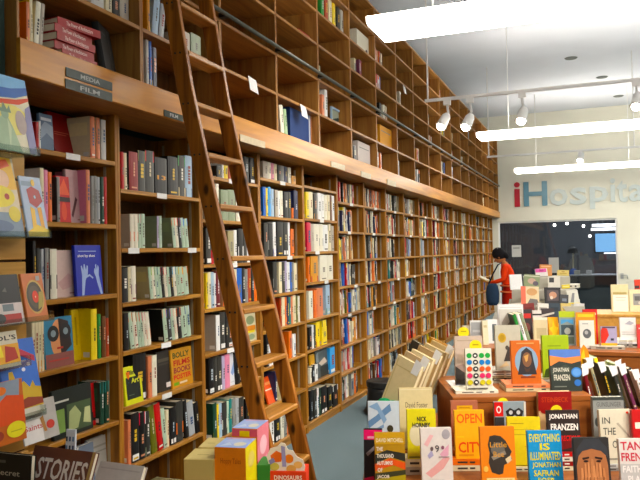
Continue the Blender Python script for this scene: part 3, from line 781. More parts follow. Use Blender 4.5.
# face-out books on the shelves (cover looks into the aisle)
def wall_cover(label, pxl, pxr, pyt, pyb, cover, art, x=-2.2, tilt=0.06, t=0.018, zb=None, yaw=PI / 2, name='face_out_book', text=None):
    a = onx(pxl, (pyt + pyb) / 2, x); b = onx(pxr, (pyt + pyb) / 2, x)
    z0 = zb if zb is not None else onx((pxl + pxr) / 2, pyb, x).z; z1 = onx((pxl + pxr) / 2, pyt, x).z
    return cover_book(label, Vector((x, (a.y + b.y) / 2, z0)), b.y - a.y, (z1 - z0), t, yaw, tilt, cover, art, name, 'face out books on the near shelves')
B0, B1 = BOARDS[0], BOARDS[1]
wall_cover('grey blue painted cover facing out, top shelf beside the comic rack', 41, 54, 114, 155, '5A6E86', [('p', [(0, .3), (.5, .5), (1, .35), (1, .7), (.4, .8), (0, .6)], '8A9AAC'), ('r', .1, .82, .9, .9, 'C4CCD4')], zb=B0[0] + .001)
wall_cover('large dark red book slumped on the top shelf beside comic rack', 56, 85, 112, 159, '8E1E1E', [('r', .1, .55, .6, .57, 'C46A5A'), ('r', .1, .5, .5, .52, 'C46A5A'), ('r', .84, 0, .87, 1, '5A1010')], x=-2.26, tilt=0.25, zb=B0[0] + .001, t=.03)
wall_cover('book with bright red square and black figure, second shelf by rack', 58, 71, 176, 223, 'C8341E', [('r', 0, .45, 1, .55, '2A1414'), ('e', .5, .25, .2, .2, 'E05A34'), ('p', [(0, .6), (1, .6), (.6, .95)], 'E8643C')], zb=B0[1] + .001)
wall_cover('pale pink cover with small dark figure, second shelf by the rack', 68, 85, 170, 223, 'C8A6A6', [('p', [(.3, .1), (.6, .45), (.5, .5), (.2, .15)], '5A3434'), ('r', .55, .06, .85, .08, '8A5A5A')], x=-2.205, zb=B0[1] + .001)
wall_cover('pale pink cover with faint drawing, third shelf beside comic rack', 56, 78, 250, 296, 'D8C0B8', [('p', [(.1, .3), (.6, .5), (.9, .4), (.7, .2), (.3, .15)], 'CCA8A4'), ('r', .6, .06, .9, .09, 'B08080')], x=-2.215, zb=B0[2] + .001)
HAND = [('p', [(.18, 0), (.26, 0), (.34, .3), (.44, .42), (.46, .58), (.42, .6), (.38, .5), (.34, .62), (.3, .62), (.28, .5), (.22, .6), (.19, .58), (.22, .4), (.2, .2)], 'A8BCE4'),
        ('p', [(.9, 0), (.98, 0), (.9, .25), (.86, .4), (.88, .55), (.84, .6), (.8, .5), (.78, .62), (.74, .6), (.74, .5), (.7, .54), (.68, .45), (.74, .36), (.8, .2)], 'A8BCE4'), ('p', [(.36, .34), (.5, .38), (.62, .32), (.64, .35), (.5, .42), (.36, .38)], 'A8BCE4')]
wall_cover('bright blue cover with two pale hands, third shelf beside comic rack', 77, 103, 245, 296, '1E2EA6', HAND + [('t', 'shot by shot', .42, .78, .66, .07, 'white', .02), ('r', .12, .87, .8, .885, 'A8BCE4')], x=-2.185, zb=B0[2] + .001)
wall_cover('blue book with face in round dark glasses, fourth shelf', 46, 74, 317, 363, '3E7E9C', [('e', .5, .56, .3, .4, 'D89A70'), ('p', [(.5, .98), (.85, .9), (.95, .4), (.55, .2), (.52, .6)], '2A1A18'), ('r', 0, 0, 1, .28, '8A5650'), ('e', .3, .68, .2, .16, '1A1A1C'), ('e', .74, .7, .2, .16, '1A1A1C'), ('e', .3, .68, .09, .07, '8A9AA0'), ('e', .74, .7, .09, .07, '8A9AA0'), ('r', .4, .36, .62, .4, 'B03A2A'), ('r', .1, .13, .8, .16, 'B04A44')], x=-2.175, zb=B0[3] + .001)
wall_cover('tall yellow book with black spine lettering, fourth shelf by rack', 74, 91, 309, 360, 'E8CC1E', [('r', .15, .3, .25, .85, 'C4A814'), ('r', .6, .1, .9, .3, 'D8C88A')], x=-2.23, zb=B0[3] + .001)
wall_cover('black book with green landscape photo panel, fifth shelf by rack', 54, 93, 387, 424, '1C2420', [('r', .0, .12, .28, .6, '7E9A5A'), ('r', .34, .08, .96, .66, '4A5A40'), ('p', [(.36, .1), (.6, .12), (.7, .4), (.55, .6), (.4, .5)], 'A8B284'), ('p', [(.74, .2), (.94, .14), (.94, .5), (.8, .5)], 'C4C89A'), ('r', .05, .74, .4, .78, 'C8C8BE')], x=-2.17, zb=B0[4] + .001)
wall_cover('red book with black stripes at foot, fifth shelf by rack', 87, 100, 383, 421, 'B42A24', [('r', 0, .12, 1, .18, '2A1010'), ('r', .15, .18, .25, .32, '2A1010'), ('r', .4, .18, .5, .32, '2A1010'), ('r', .65, .18, .75, .32, '2A1010')], x=-2.195, zb=B0[4] + .001)
wall_cover('pale grey cover facing out, bottom of bay beside the comic rack', 90, 116, 436, 484, 'A8A49C', [('r', .1, .8, .8, .84, '8A867E'), ('r', .1, .7, .7, .73, '8A867E')], x=-2.22, zb=B0[5] + .001)
wall_cover('blue grey cover with white lightning shape, bottom of bay by rack', 73, 96, 446, 490, '6C7684', [('p', [(.5, 0), (.62, .3), (.8, .5), (.9, .1), (1, 0)], 'DCE4F0'), ('p', [(0, .6), (.3, 1), (.36, 1), (.04, .55)], 'D8D8D0')], x=-2.17, zb=B0[5] + .001, t=.025)
wall_cover('yellow book with large black cover panel, fifth shelf left of ladder', 126, 143.5, 366, 402, 'D8DC1E', [('r', .1, .14, .88, .72, '14201A'), ('t', 'Film', .45, .84, .5, .12, '14201A', .03), ('t', 'Art', .6, .62, .42, .14, 'D8DC1E', .03), ('r', .2, .24, .5, .26, '5A6A5A')], x=-2.155, zb=B1[4] + .001, tilt=.1)
wall_cover('black cover with grey title and white sticker, fifth shelf', 158, 173, 351, 391, '26221E', [('r', .08, .74, .85, .82, '4E4A3E'), ('r', .12, .66, .85, .7, '3A362E'), ('r', .55, .08, .95, .2, 'D8D0CC')], x=-2.19, zb=B1[4] + .001)
wall_cover('book with multicoloured block lettering, fifth shelf left of ladder', 172.5, 193, 348, 388, 'C8943A', [('t', 'BOLLY', .48, .84, .8, .15, '24401E', .03), ('t', 'FILMS', .5, .64, .8, .15, 'B02A1A', .03), ('t', 'BOOKS', .5, .45, .8, .15, '8A2A3A', .03), ('t', 'POSTER', .5, .27, .84, .13, 'C8341E', .03), ('r', .06, .06, .3, .14, '7AA83A'), ('r', .34, .08, .7, .13, 'E8D8C8')], x=-2.18, zb=B1[4] + .001)
B2, B3, B4 = BOARDS[2], BOARDS[3], BOARDS[4]
wall_cover('magazine cover with green and orange pattern, behind the ladder', 245.5, 257, 313, 340, 'C8C2A4', [('e', .5, .75, .35, .16, '7E8A6A'), ('r', .1, .38, .9, .55, 'C8842A'), ('r', .1, .3, .8, .38, 'D8C82A'), ('e', .5, .15, .3, .1, '8A9A7E')], zb=B2[4] + .001, x=-2.18)
wall_cover('white cover with blue sketch, sixth shelf behind the ladder', 229.5, 238.5, 353, 386, 'DCE0E4', [('p', [(.2, .4), (.6, .75), (.8, .5), (.4, .3)], '8AA4D0'), ('r', .1, .1, .9, .13, 'C8CCD0')], zb=B2[5] + .001, x=-2.18)
wall_cover('orange book slumped against khaki book, seventh shelf right of ladder', 269, 276, 376, 404, 'D8602A', [('r', .2, .7, .9, .8, 'E89A6A'), ('r', 0, .5, 1, .54, 'E8DCC8')], zb=B3[6] + .001, x=-2.17, tilt=.3)
wall_cover('orange book low on bottom shelf, right of the ladder', 287, 291, 420, 436, 'D87A34', [('r', .1, .5, .9, .8, 'B0541E')], zb=B3[7] + .001, x=-2.17)
wall_cover('gold square book facing out, second bay past ladder, low shelf', 311, 318, 354, 371, 'D0A01E', [('r', .1, .1, .9, .3, 'B8860E')], zb=B4[6] + .08, x=-2.2)
wall_cover('dark picture book with pale figure, second bay past the ladder', 317, 329, 350, 374, '4E5454', [('p', [(.2, .55), (.7, .7), (.9, .5), (.4, .42)], 'C8B8A8'), ('r', .3, 0, 1, .4, '24241E'), ('p', [(0, .6), (.2, .6), (.2, .95), (0, .9)], '7A8488')], zb=B4[6] + .001, x=-2.185)
# books lying on the bottom shelf left of the ladder
for i, (px, py, w, t, c, y) in enumerate(((170, 462, .24, .035, 'khaki', 'lying cream paged book, right of pile at bottom left of ladder'), (150, 470, .2, .03, 'brown', 'lying brown book, middle of pile at bottom left of ladder'), (160, 478, .26, .035, 'ivory', 'lying ivory book, lowest of pile at bottom left of ladder'))):
    p = onx(px, py, -2.17)
    flat_book(y, Vector((-2.17, p.y, 0.0705 + (0.0725 if i == 0 else 0.036 if i == 1 else 0))), w, .17, t, PI / 2, c, 'lying books below the left bay')

# ------------------------------------------------------------------ books in the near upper cubbies
def up_book(pxa, pxb, pyt, lv, cname, lean=0.0, label='', x=-2.05, **kw):
    zb = LV[lv] + .0005
    pyb_ = proj((x, onx(pxa, pyt + 10, x).y, zb))[1]; pm = (pyt + pyb_) / 2
    y0 = onx(pxa, pm, x).y; y1 = onx(pxb, pm, x).y; zt = onx((pxa + pxb) / 2, pyt, x).z
    bi = max(i_ for i_ in range(18) if U[i_] <= (y0 + y1) / 2); y0 = max(y0, U[bi] + .017 + max(0, lean) * .2); y1 = min(max(y1, y0 + .012), U[bi + 1] - .017)
    zt = max(zb + .05, min(zt, LV[lv + 1] - .025))
    return shelf_book(y0, y1 - .0008, zb, zt, cname, label=label, lean=lean, group='books in the upper cubbies', xf=x, **kw)
up_book(26.5, 30, 2, 0, 'orange', label='orange and yellow magazine spine, first in the leftmost upper cubby', spine='salmon', low='yellow')
up_book(30, 33, 0, 0, 'yellow', label='yellow spine, second in the leftmost upper cubby', spine='cream')
up_book(33, 38, 0, 0, 'cream', label='white magazine spine, third in the leftmost upper cubby', lean=-.1, spine='ivory')
up_book(38, 42, 2, 0, 'greige', label='grey spine beside the red stack in the upper cubby', lean=-.1)
RB = onx(72, 52, -2.03)
for i in range(5):
    z = LV[0] + .001 + i * .034
    y = [.0, -.02, -.02, -.025, .0][i] + onx(80, 46, -2.03).y
    flat_book('thick red book with white title, %s of five stacked upstairs' % ['lowest', 'second from bottom', 'middle', 'second from top', 'topmost'][i],
              Vector((-2.03 - .01 * (i % 2), y, z)), .235, .17, .0335, PI / 2 + [.06, -.03, .0, .03, -.12][i], '9A2420', 'stack of five red books', text='The Power of Architecture', ink='F0D8D0')
mb = MB(); p0 = onx(104, 64, -2.06); p1 = onx(130, 70, -2.06)
tag(cover_book('black slanted book beside the red stack in the upper cubby', Vector((-2.05, p0.y + .045, LV[0] + .001)), .16, .235, .03, PI / 2 + .35, .16, '1A1C1C', [('r', .7, .05, .74, .95, '5A5E5E'), ('r', .1, .8, .5, .83, '4A4E4E')], 'slanted_book'), 'black slanted book beside the red stack in the upper cubby', 'book')
up_book(91, 104, -14, 1, 'ivory', label='wide pale book above the red stack, first on second level', spine='pale_grey')
up_book(106, 112, -8, 1, 'cream', label='cream book above the red stack, second on its level')
up_book(113, 119, -6, 1, 'charcoal', label='dark book above the red stack, third on its level')
up_book(120, 129, -4, 1, 'greige', label='greyish book above the red stack, fourth on its level', low='tan')
up_book(146, 149, 38, 0, 'pale_grey', label='pale spine left of the blue one, cubby left of ladder')
up_book(149.5, 152, 40, 0, 'blue', label='blue spine upright in the cubby left of the ladder', low='yellow')
up_book(152.5, 157, 48, 0, 'navy', label='navy spine in the cubby left of the ladder')
up_book(147, 150, -6, 1, 'gold', label='yellow spine, second level of cubby left of the ladder', low='yellow')
up_book(151, 157, -5, 1, 'pale_blue', lean=-.15, label='pale blue spine leaning, second level left of the ladder')
up_book(158, 163, 2, 1, 'silver', lean=-.15, label='silvery spine leaning behind the ladder top')
up_book(181, 190, 32, 1, 'greige', label='greyish book between the ladder rails in the upper cubby')
up_book(191, 201, 35, 1, 'sage', label='grey green book between ladder rails, right one')
for i, (a, b, yt, c, l) in enumerate(((222, 226, -4, 'ivory', -.1), (226.5, 231, -2, 'greige', -.1), (232, 243, -8, 'pale_blue', 0), (244, 249, 2, 'ivory', .12), (253, 257, 6, 'khaki', 0))):
    up_book(a, b, yt, 3, c, lean=l, label='%s book above the ladder rail, %s right of the ladder' % (c.replace('_', ' '), ORD[i]))
up_book(281, 284.5, 106, 0, 'ivory', lean=.12, label='white spine leaning left of the large blue box, upper cubby')
up_book(285, 288, 110, 0, 'pale_green', lean=.12, label='pale green spine leaning beside the large blue box')
up_book(322, 324.5, 95, 1, 'salmon', label='reddish thin spine left of the framed picture upstairs')
up_book(324.8, 327.5, 90, 1, 'white', label='white spine left of the framed picture upstairs', spine='white')
up_book(318.5, 320.5, 66, 2, 'cream', label='thin cream spine at cubby upright under the red box')
for i, (a, b, yt, c) in enumerate(((321, 324, -6, 'green'), (325, 328, -4, 'rust'), (329, 332, 0, 'cream'), (333, 335.5, 4, 'yellow'), (337, 340, 8, 'charcoal'), (341, 344, 10, 'pale_grey'))):
    up_book(a, b, yt, 4, c, label='%s spine in the colourful upper row above the picture, %s' % (c.replace('_', ' '), ORD[i]))
up_book(354, 356.5, 146, 0, 'black', lean=.1, label='dark thin book left of the pale panel in upper cubby')


def up_box(name, label, cat, pxl, pxr, pyt, lv, col, depth=.2, x=-2.06, extra=None):
    y0 = onx(pxl, pyt + 10, x).y; y1 = onx(pxr, pyt + 10, x).y
    bi = max(i_ for i_ in range(18) if U[i_] <= (y0 + y1) / 2); y0 = max(y0, U[bi] + .017); y1 = min(y1, U[bi + 1] - .017)
    zt = min(onx((pxl + pxr) / 2, pyt, x).z, LV[lv + 1] - .025)
    t = thing(name, label, cat, (x, y0, LV[lv] + .0005), 0)
    mb = MB(); L = y1 - y0; H = max(.06, zt - LV[lv] - .001); mb.cbox((-depth, 0, 0), (0, L, H), .004, C(col)); mb.obj('box_body', M['card'], t)
    mb = MB(); art_on(mb, extra or [('r', .1, .72, .9, .76, 'grey')], lambda u, v, e: Vector((e, u, v)), L, H); mb.obj('printed_panel', M['card'], t)
    return t
up_box('storage_box', 'large dark blue box in the upper cubby right of ladder', 'box', 290, 316, 105, 0, '2E4476', .22, extra=[('r', .86, .0, .93, 1, 'C4CCD8'), ('r', .94, 0, 1, 1, 'B07A5A')])
up_box('storage_box', 'red box in the upper cubby above the rail', 'box', 299, 316, 48, 3, '9A3A34')
up_box('storage_box', 'white box in the top cubby right of the ladder', 'box', 290, 303, 3, 4, 'white', extra=[('r', .3, .3, .7, .5, 'pale_grey')])
up_box('storage_box', 'white file box with dark hole, high cubby near big light', 'box', 357, 374, 36, 4, 'ivory', extra=[('e', .8, .25, .09, .12, 'charcoal')])
up_box('storage_box', 'pale panel standing in the upper cubby third past ladder', 'box', 358, 370, 143, 0, 'D8D0CC', .05)
up_box('storage_box', 'yellow box in the upper cubbies farther along', 'box', 380, 394, 128, 1, 'gold')
t = thing('framed_picture', 'small framed picture of dark hills leaning in an upper cubby', 'picture', (-2.12, onx(330, 110, -2.12).y, LV[1] + .001))
L = onx(347, 110, -2.12).y - onx(330, 110, -2.12).y; H = .17
mb = MB()
for lo, hi in (((0, 0, 0), (.015, L, .018)), ((0, 0, H - .018), (.015, L, H)), ((0, 0, .018), (.015, .018, H - .018)), ((0, L - .018, .018), (.015, L, H - .018))): mb.box(lo, hi, C('pale_blue'))
mb.obj('picture_frame', M['card'], t)
mb = MB(); mb.box((.003, .018, .018), (.006, L - .018, H - .018), C('3A4A44')); art_on(mb, [('p', [(0, .3), (.4, .6), (.7, .45), (1, .65), (1, 1), (0, 1)], 'A8B0A0'), ('e', .55, .25, .2, .15, '8A7A3A')], lambda u, v, e: Vector((.006 + e, .018 + u, .018 + v)), L - .036, H - .036); mb.obj('print', M['card'], t)
for i, (px, py, lab) in enumerate(((252, 82, 'white paper note taped to upper shelf edge right of ladder'), (303, 109, 'white paper note hanging from the shelf edge above the blue box'), (457 - 53, 88, 'white paper note taped high on far upper shelves'))):
    p = onx(px, py, XU + .003); s = .055 if i < 2 else .05
    mb = MB(); mb.loft([[Vector((0, -s, .03)), Vector((0.001, s, .02)), Vector((.001 + .0008, s, .02)), Vector((.0008, -s, .03))], [Vector((.012, -s * .9, -.06)), Vector((.016, s * 1.1, -.07)), Vector((.0168, s * 1.1, -.07)), Vector((.0128, -s * .9, -.06))]], C('white'))
    tag(mb.obj('paper_note', M['card'], None, p), lab, 'paper note')

# ------------------------------------------------------------------ the mass of farther books (one object)
rnd = random.Random(11)
mass = MB()
WTS = ['ivory'] * 9 + ['cream'] * 8 + ['white'] * 6 + ['charcoal'] * 7 + ['black'] * 7 + ['red'] * 4 + ['orange'] * 4 + ['gold'] * 3 + ['yellow'] * 2 + ['navy'] * 3 + ['blue'] * 2 + ['teal', 'green', 'dark_green', 'olive', 'maroon', 'brown', 'tan', 'tan', 'salmon', 'salmon', 'pale_blue', 'pale_blue', 'grey', 'grey', 'khaki', 'beige', 'beige', 'rust', 'plum', 'crimson']


def mass_row(y0, y1, zb, clear, x, fill, tmin=.014, tmax=.045):
    y = y0 + .004; end = y0 + (y1 - y0) * fill
    while y < end:
        t = rnd.uniform(tmin, tmax) * (1.6 if rnd.random() < .12 else 1); h = min(clear, rnd.uniform(.18, .242)); w = h * .66
        if y + t > y1 - .004: break
        c = C(rnd.choice(WTS)); ln = rnd.choice((0, 0, 0, .05, .1)) if y > y0 + .1 else 0
        T = Matrix.Translation((x - rnd.uniform(0, .03), y, zb)) @ Matrix.Rotation(ln, 4, 'X')
        mass.box((-w, 0, 0), (0, t - .001, h), c, 0, T)
        mass.box((-w + .004, .002, h + .0001), (-.002, t - .003, h + .0006), C('D8CEB4'), 0, T)
        ink = C('E8E4DA') if sum(c[:3]) < .6 else C(rnd.choice(['2A2622', '8A1E1A', '20406A']))
        a = rnd.uniform(.2, .45) * h; b = rnd.uniform(.5, .85) * h
        mass.face([T @ Vector((.0008, t * .3, a)), T @ Vector((.0008, t * .7, a)), T @ Vector((.0008, t * .7, b)), T @ Vector((.0008, t * .3, b))], ink)
        if rnd.random() < .35: 
            c2 = C(rnd.choice(WTS)); k = rnd.choice((.78, 0)); mass.face([T @ Vector((.0006, 0, k * h)), T @ Vector((.0006, t - .001, k * h)), T @ Vector((.0006, t - .001, (k + .2) * h)), T @ Vector((.0006, 0, (k + .2) * h))], c2)
        y += t + rnd.choice((0, 0, 0, 0, .004, .02))
for i in range(5, 18):
    tops = [2.08] + [z - .024 for z in FB]
    for k, z in enumerate(FB):
        f = rnd.choice((.55, .62, .7, .76, .8, .84, .88))
        mass_row(U[i] + .024, U[i + 1] - .024, z + .001, tops[k] - z - .006, -2.185, f)
for i in range(5, 18):
    for k in range(6):
        r = rnd.random()
        if r < .22: continue
        a = rnd.choice((0, 0, .3, .55)); y0 = U[i] + .02 + a * .7
        mass_row(y0, min(U[i + 1] - .02, y0 + rnd.uniform(.12, .4)), LV[k] + .001, .2, -2.07, 1.0, .015, .06)
mo = mass.obj('packed_books', M['print'])
tag(mo, 'rows of mixed books packed on the farther shelves toward the sign wall', 'books', kind='stuff')
# ------------------------------------------------------------------ comic rack on the left
RX = -1.985
yr_ = onx(25.5, 260, RX).y
t = thing('slatwall_rack', 'golden wooden slatwall rack with clear ledges at the left edge', 'display rack', (RX, yr_ - 1.0, 0))
mb = MB()
for k in range(13):
    z = .62 + k * .1; mb.cbox((-.018, 0, z), (0, 1.0, z + .092), .003)
mb.obj('slat_panel', M['slat'], t)
mb = MB(); mb.box((-.03, 0, 0), (-.019, 1.0, 1.92)); mb.obj('backing_board', M['case_b'], t)
for yy in (.02, .94):
    mb = MB(); mb.box((-.05, yy, 0), (-.031, yy + .04, 1.9)); mb.obj('post', M['case_v'], t)
TR = [(40, 155, 'a'), (51, 237, 'b'), (54, 319, 'c'), (31, 364, 'd'), (46, 413, 'e')]
TRX = -1.85
for (px, py, _) in TR:
    p = onx(px, py, TRX); z = p.z; y1 = p.y - (yr_ - 1.0)
    mb = MB()
    mb.box((.002, 0, z - .004), (TRX - RX, y1, z)); mb.box((TRX - RX, 0, z - .004), (TRX - RX + .004, y1, z + .018)); mb.box((.002, y1 - .004, z), (TRX - RX, y1, z + .03))
    mb.obj('acrylic_ledge', M['acry'], t)


def rack_book(label, pxr, pyb, pxtr, pyt, w, cover, art, xb=-1.868, th=.008, name='comic_book', tilt=None, cat='comic', zmin=None, yaw=PI / 2):
    P = onx(pxr, pyb, xb)
    if zmin is not None: P.z = zmin
    best = None
    tl = tilt if tilt is not None else .2
    for i in range(60, 400):
        h = i / 1000; q = P + Vector((-math.sin(tl) * h, 0, math.cos(tl) * h)); e = abs(proj(q)[1] - pyt)
        if best is None or e < best[0]: best = (e, h)
    h = best[1]
    return cover_book(label, Vector((P.x, P.y - w / 2, P.z)), w, h, th, yaw, tl, cover, art, name, 'magazines and books on the comic rack', cat=cat)
ledz = [onx(px, py, TRX).z + .0008 for px, py, _ in TR]
rack_book('magazine with painted green statue and torch crown, top rack ledge', 37.5, 153, 27.5, 81, .25, 'E4DCC0',
          [('p', [(0, .8), (.35, .76), (.7, .8), (1, .86), (1, 1), (0, 1)], '8AB8DC'), ('p', [(0, .74), (.4, .68), (.75, .72), (1, .8), (1, .9), (.7, .84), (.4, .82), (0, .88)], '3A64A8'), ('p', [(0, .66), (.4, .6), (.8, .64), (1, .72), (1, .76), (.75, .7), (.4, .66), (0, .72)], 'D4583E'),
           ('e', .62, .42, .34, .2, 'E8DC8A'), ('p', [(.86, 0), (1, 0), (1, .66), (.9, .6), (.84, .3)], '8A86A8'), ('r', 0, 0, .14, .4, 'D8946A'), ('e', .78, .4, .1, .16, 'B4A49C'),
           ('p', [(.3, 0), (.72, 0), (.62, .3), (.55, .44), (.42, .44), (.34, .28)], 'A8BC9C'), ('e', .5, .48, .07, .07, '98AE94'), ('p', [(.38, .5), (.4, .6), (.45, .54), (.5, .63), (.55, .54), (.6, .6), (.62, .5)], '7E947E'), ('p', [(.5, 0), (.58, .3), (.53, .42)], 'C8D4B4')], zmin=ledz[0])
rack_book('magazine with bright yellow and orange cartoon shapes, second ledge', 25, 236, 21, 159, .22, 'D8C8A8',
          [('r', 0, .0, 1, .3, '7A8A9A'), ('p', [(.3, .55), (1, .6), (.95, 1), (.4, 1)], 'E8B82A'), ('p', [(.62, .82), (.92, .9), (.86, .98), (.68, .96)], 'D8602A'), ('e', .72, .72, .14, .12, 'E8C0A0'), ('e', .62, .5, .3, .14, 'E4D02A'), ('e', .76, .5, .05, .04, 'A8421E'), ('e', .86, .28, .12, .1, 'D8C43A'), ('p', [(0, .2), (.4, .3), (.5, .1), (0, .05)], '6A9A4A'), ('e', .5, .12, .3, .08, '5A6A84')], zmin=ledz[1])
rack_book('pale blue comic with abstract red and yellow shapes, second ledge right', 49.5, 236, 46, 178, .1, 'AEBCD0',
          [('r', .05, .84, .62, .92, '8A9AAC'), ('p', [(.25, .78), (.5, .84), (.85, .78), (.95, .6), (.6, .48), (.3, .56)], '9A2A26'), ('p', [(.3, .5), (.5, .46), (.46, .12), (.26, .1)], 'E0B43A'), ('p', [(.62, .48), (.82, .5), (.86, .1), (.68, .12)], 'D8A02E'), ('e', .6, .9, .09, .06, 'D8B04A'), ('p', [(0, 0), (1, 0), (1, .12), (.5, .2), (0, .08)], 'E4C43A'), ('e', .58, .66, .05, .03, 'DCE8F0')], xb=-1.862, zmin=ledz[1])
rack_book('orange book with black vinyl record disc on cover, third ledge', 49, 317, 45.5, 273, .1, 'C87A52',
          [('e', .52, .5, .42, .36, 'C8A866'), ('e', .5, .5, .38, .32, '4A4238'), ('e', .5, .5, .28, .24, '5A5042'), ('e', .52, .5, .15, .13, 'D8502A'), ('e', .52, .5, .02, .02, 'E8C8A0'), ('r', .66, .84, .84, .94, 'A8A49A'), ('p', [(.55, .22), (.8, .3), (.9, .6), (.7, .6)], 'A89858')], xb=-1.862, th=.012, name='record_book', cat='book', zmin=ledz[2])
rack_book('black box book with small red van picture below, third ledge', 25, 324, 16, 274, .2, '161616',
          [('r', 0, .0, 1, .42, 'D0C4C0'), ('r', .05, .02, .95, .2, 'A83A34'), ('e', .48, .12, .12, .1, '2A2A2A'), ('r', .2, .26, .42, .4, '6A7478'), ('r', .56, .26, .8, .4, '6A7478'), ('p', [(.2, .62), (.28, .7), (.3, .6)], '5A5850'), ('p', [(.6, .66), (.68, .74), (.7, .64)], '5A5850')], xb=-1.862, th=.02, name='boxed_book', cat='book', zmin=ledz[2])
rack_book("cream book with fiery yellow photo and dark capitals, fourth ledge", 21.5, 368, 15, 330, .17, 'DCD2BC',
          [('t', "ROL'S", .62, .82, .7, .14, '3A3230', .02), ('r', 0, .1, 1, .64, 'E0A828'), ('p', [(0, .12), (.35, .2), (.3, .5), (0, .56)], 'A8341E'), ('p', [(.6, .14), (.95, .2), (.9, .52), (.65, .6)], 'A83A1E'), ('p', [(.4, .3), (.55, .64), (.58, .3)], 'F0D85A')], xb=-1.868, th=.014, name='paperback_book', cat='book', zmin=ledz[3])
rack_book('blue book with yellow city skyline and red arched title, fifth ledge', 45, 410, 34, 337, .17, '3E6CC0',
          [('r', 0, 0, 1, .12, 'D0C8B8'), ('p', [(.1, .1), (1, .1), (1, .34), (.85, .36), (.8, .44), (.7, .36), (.55, .46), (.4, .38), (.3, .6), (.2, .6), (.16, .36), (.1, .36)], 'C8A83E'), ('p', [(.2, .1), (1, .12), (1, .2), (.6, .24), (.2, .18)], '8A3A22'), ('p', [(.2, .84), (.5, .9), (.95, .76), (.95, .68), (.5, .8), (.2, .76)], 'B03A4E'), ('e', .6, .6, .05, .025, 'E0E4F0'), ('e', .75, .66, .05, .025, 'E0E4F0'), ('r', .3, .7, .7, .72, 'C8D0E8')], xb=-1.872, th=.01, name='picture_book', cat='book', zmin=ledz[4])
rack_book('orange crowd painting cover with round yellow sticker, lowest ledge', 27, 438, 16, 378, .24, 'B8662E',
          [('p', [(0, .5), (.5, .6), (.9, .5), (.95, 1), (0, 1)], '8A94A0'), ('p', [(.4, .3), (1, .3), (1, .72), (.7, .78), (.45, .6)], 'D05A28'), ('p', [(0, .1), (.4, .2), (.3, .5), (.1, .7), (0, .6)], 'A8803A'), ('e', .3, .4, .12, .1, '6A5A2A'), ('e', .15, .22, .12, .1, '7A3A22'), ('e', .6, .86, .1, .07, 'D87A3A'), ('e', .5, .16, .1, .08, '8A3A2A'), ('e', .82, .2, .17, .13, 'E0D42A'), ('r', .72, .17, .92, .19, 'B8AE1E')], xb=-1.80, th=.012, name='picture_book', cat='book', tilt=.1)
rack_book('grey card with red dot and red handwriting, beside lowest ledge', 60, 438, 52, 396, .17, 'B4B0AA',
          [('r', 0, .0, .55, .55, 'E0DCD8'), ('t', 'Saints', .3, .38, .5, .14, 'B84A44', .01), ('e', .78, .34, .12, .11, 'B8443A'), ('p', [(.5, .55), (.58, .2), (.66, .2), (.6, .6)], 'A87A4A')], xb=-1.868, th=.006, name='greeting_card', cat='card', zmin=ledz[4] - .1)

# ------------------------------------------------------------------ low display table in front of the ladder (its top is just below the frame)
def CP(u, v, z):  # camera-aligned ground frame
    return Vector((u * math.cos(YAW) - v * math.sin(YAW), u * math.sin(YAW) + v * math.cos(YAW), z))


def make_table(name, label, org, yaw, L, D, H, mk='table', open_=False):
    t = thing(name, label, 'table', (org.x, org.y, 0), yaw)
    mb = MB(); mb.cbox((-.015, -.015, H - .03), (L + .015, D + .015, H), .004); mb.obj('tabletop', M[mk], t)
    mb = MB(); mb.box((0, 0, .08), (L, .018, H - .03)); mb.obj('front_panel', M[mk], t)
    mb = MB(); mb.box((0, D - .018, .08), (L, D, H - .03)); mb.obj('back_panel', M[mk], t)
    for x in (0, L - .018):
        mb = MB(); mb.box((x, .018, .08), (x + .018, D - .018, H - .03)); mb.obj('side_panel', M[mk], t)
    mb = MB(); mb.box((.04, .04, 0), (L - .04, D - .04, .08)); mb.obj('plinth', M['plast'], t)
    return t
LZ = .455
o = CP(-1.06, 1.95, 0)
make_table('low_display_table', 'low wooden display table under boxed sets near ladder foot', o, YAW, 1.04, .9, LZ)


def block(name, label, cat, pxl, pxr, pyt, v, zb, depth, yaw, body, front_art, top_art=None, side_art=None, side=None, top=None, group=None):
    w = (pxr - pxl) * v / F / math.cos(yaw - YAW); a = dep(pxl, pyt, v); H = a.z - zb
    t = thing(name, label, cat, (a.x, a.y, zb), yaw, group)
    mb = MB(); mb.cbox((0, 0, 0), (w, depth, H), .002, C(body)); mb.obj('box_body', M['card'], t)
    mb = MB(); art_on(mb, front_art, lambda u, q, e: Vector((u, -e, q)), w, H); mb.obj('front_print', M['print'], t)
    mb = MB(); art_on(mb, [('r', .0, 0, 1, 1, side or body)] + (side_art or []), lambda u, q, e: Vector((w + e, u, q)), depth, H); mb.obj('side_print', M['print'], t)
    mb = MB(); art_on(mb, [('r', 0, 0, 1, 1, top or body)] + (top_art or []), lambda u, q, e: Vector((u, q, H + e)), w, depth); mb.obj('top_print', M['print'], t)
    return t
TOPA = [('e', .4, .6, .3, .25, 'A8B8DC'), ('e', .7, .35, .2, .2, 'D8D4C0'), ('p', [(.1, .1), (.5, .2), (.3, .5)], 'C4D0E4'), ('r', .1, .85, .9, .92, 'D8A0A0')]
BYAW = YAW - .2
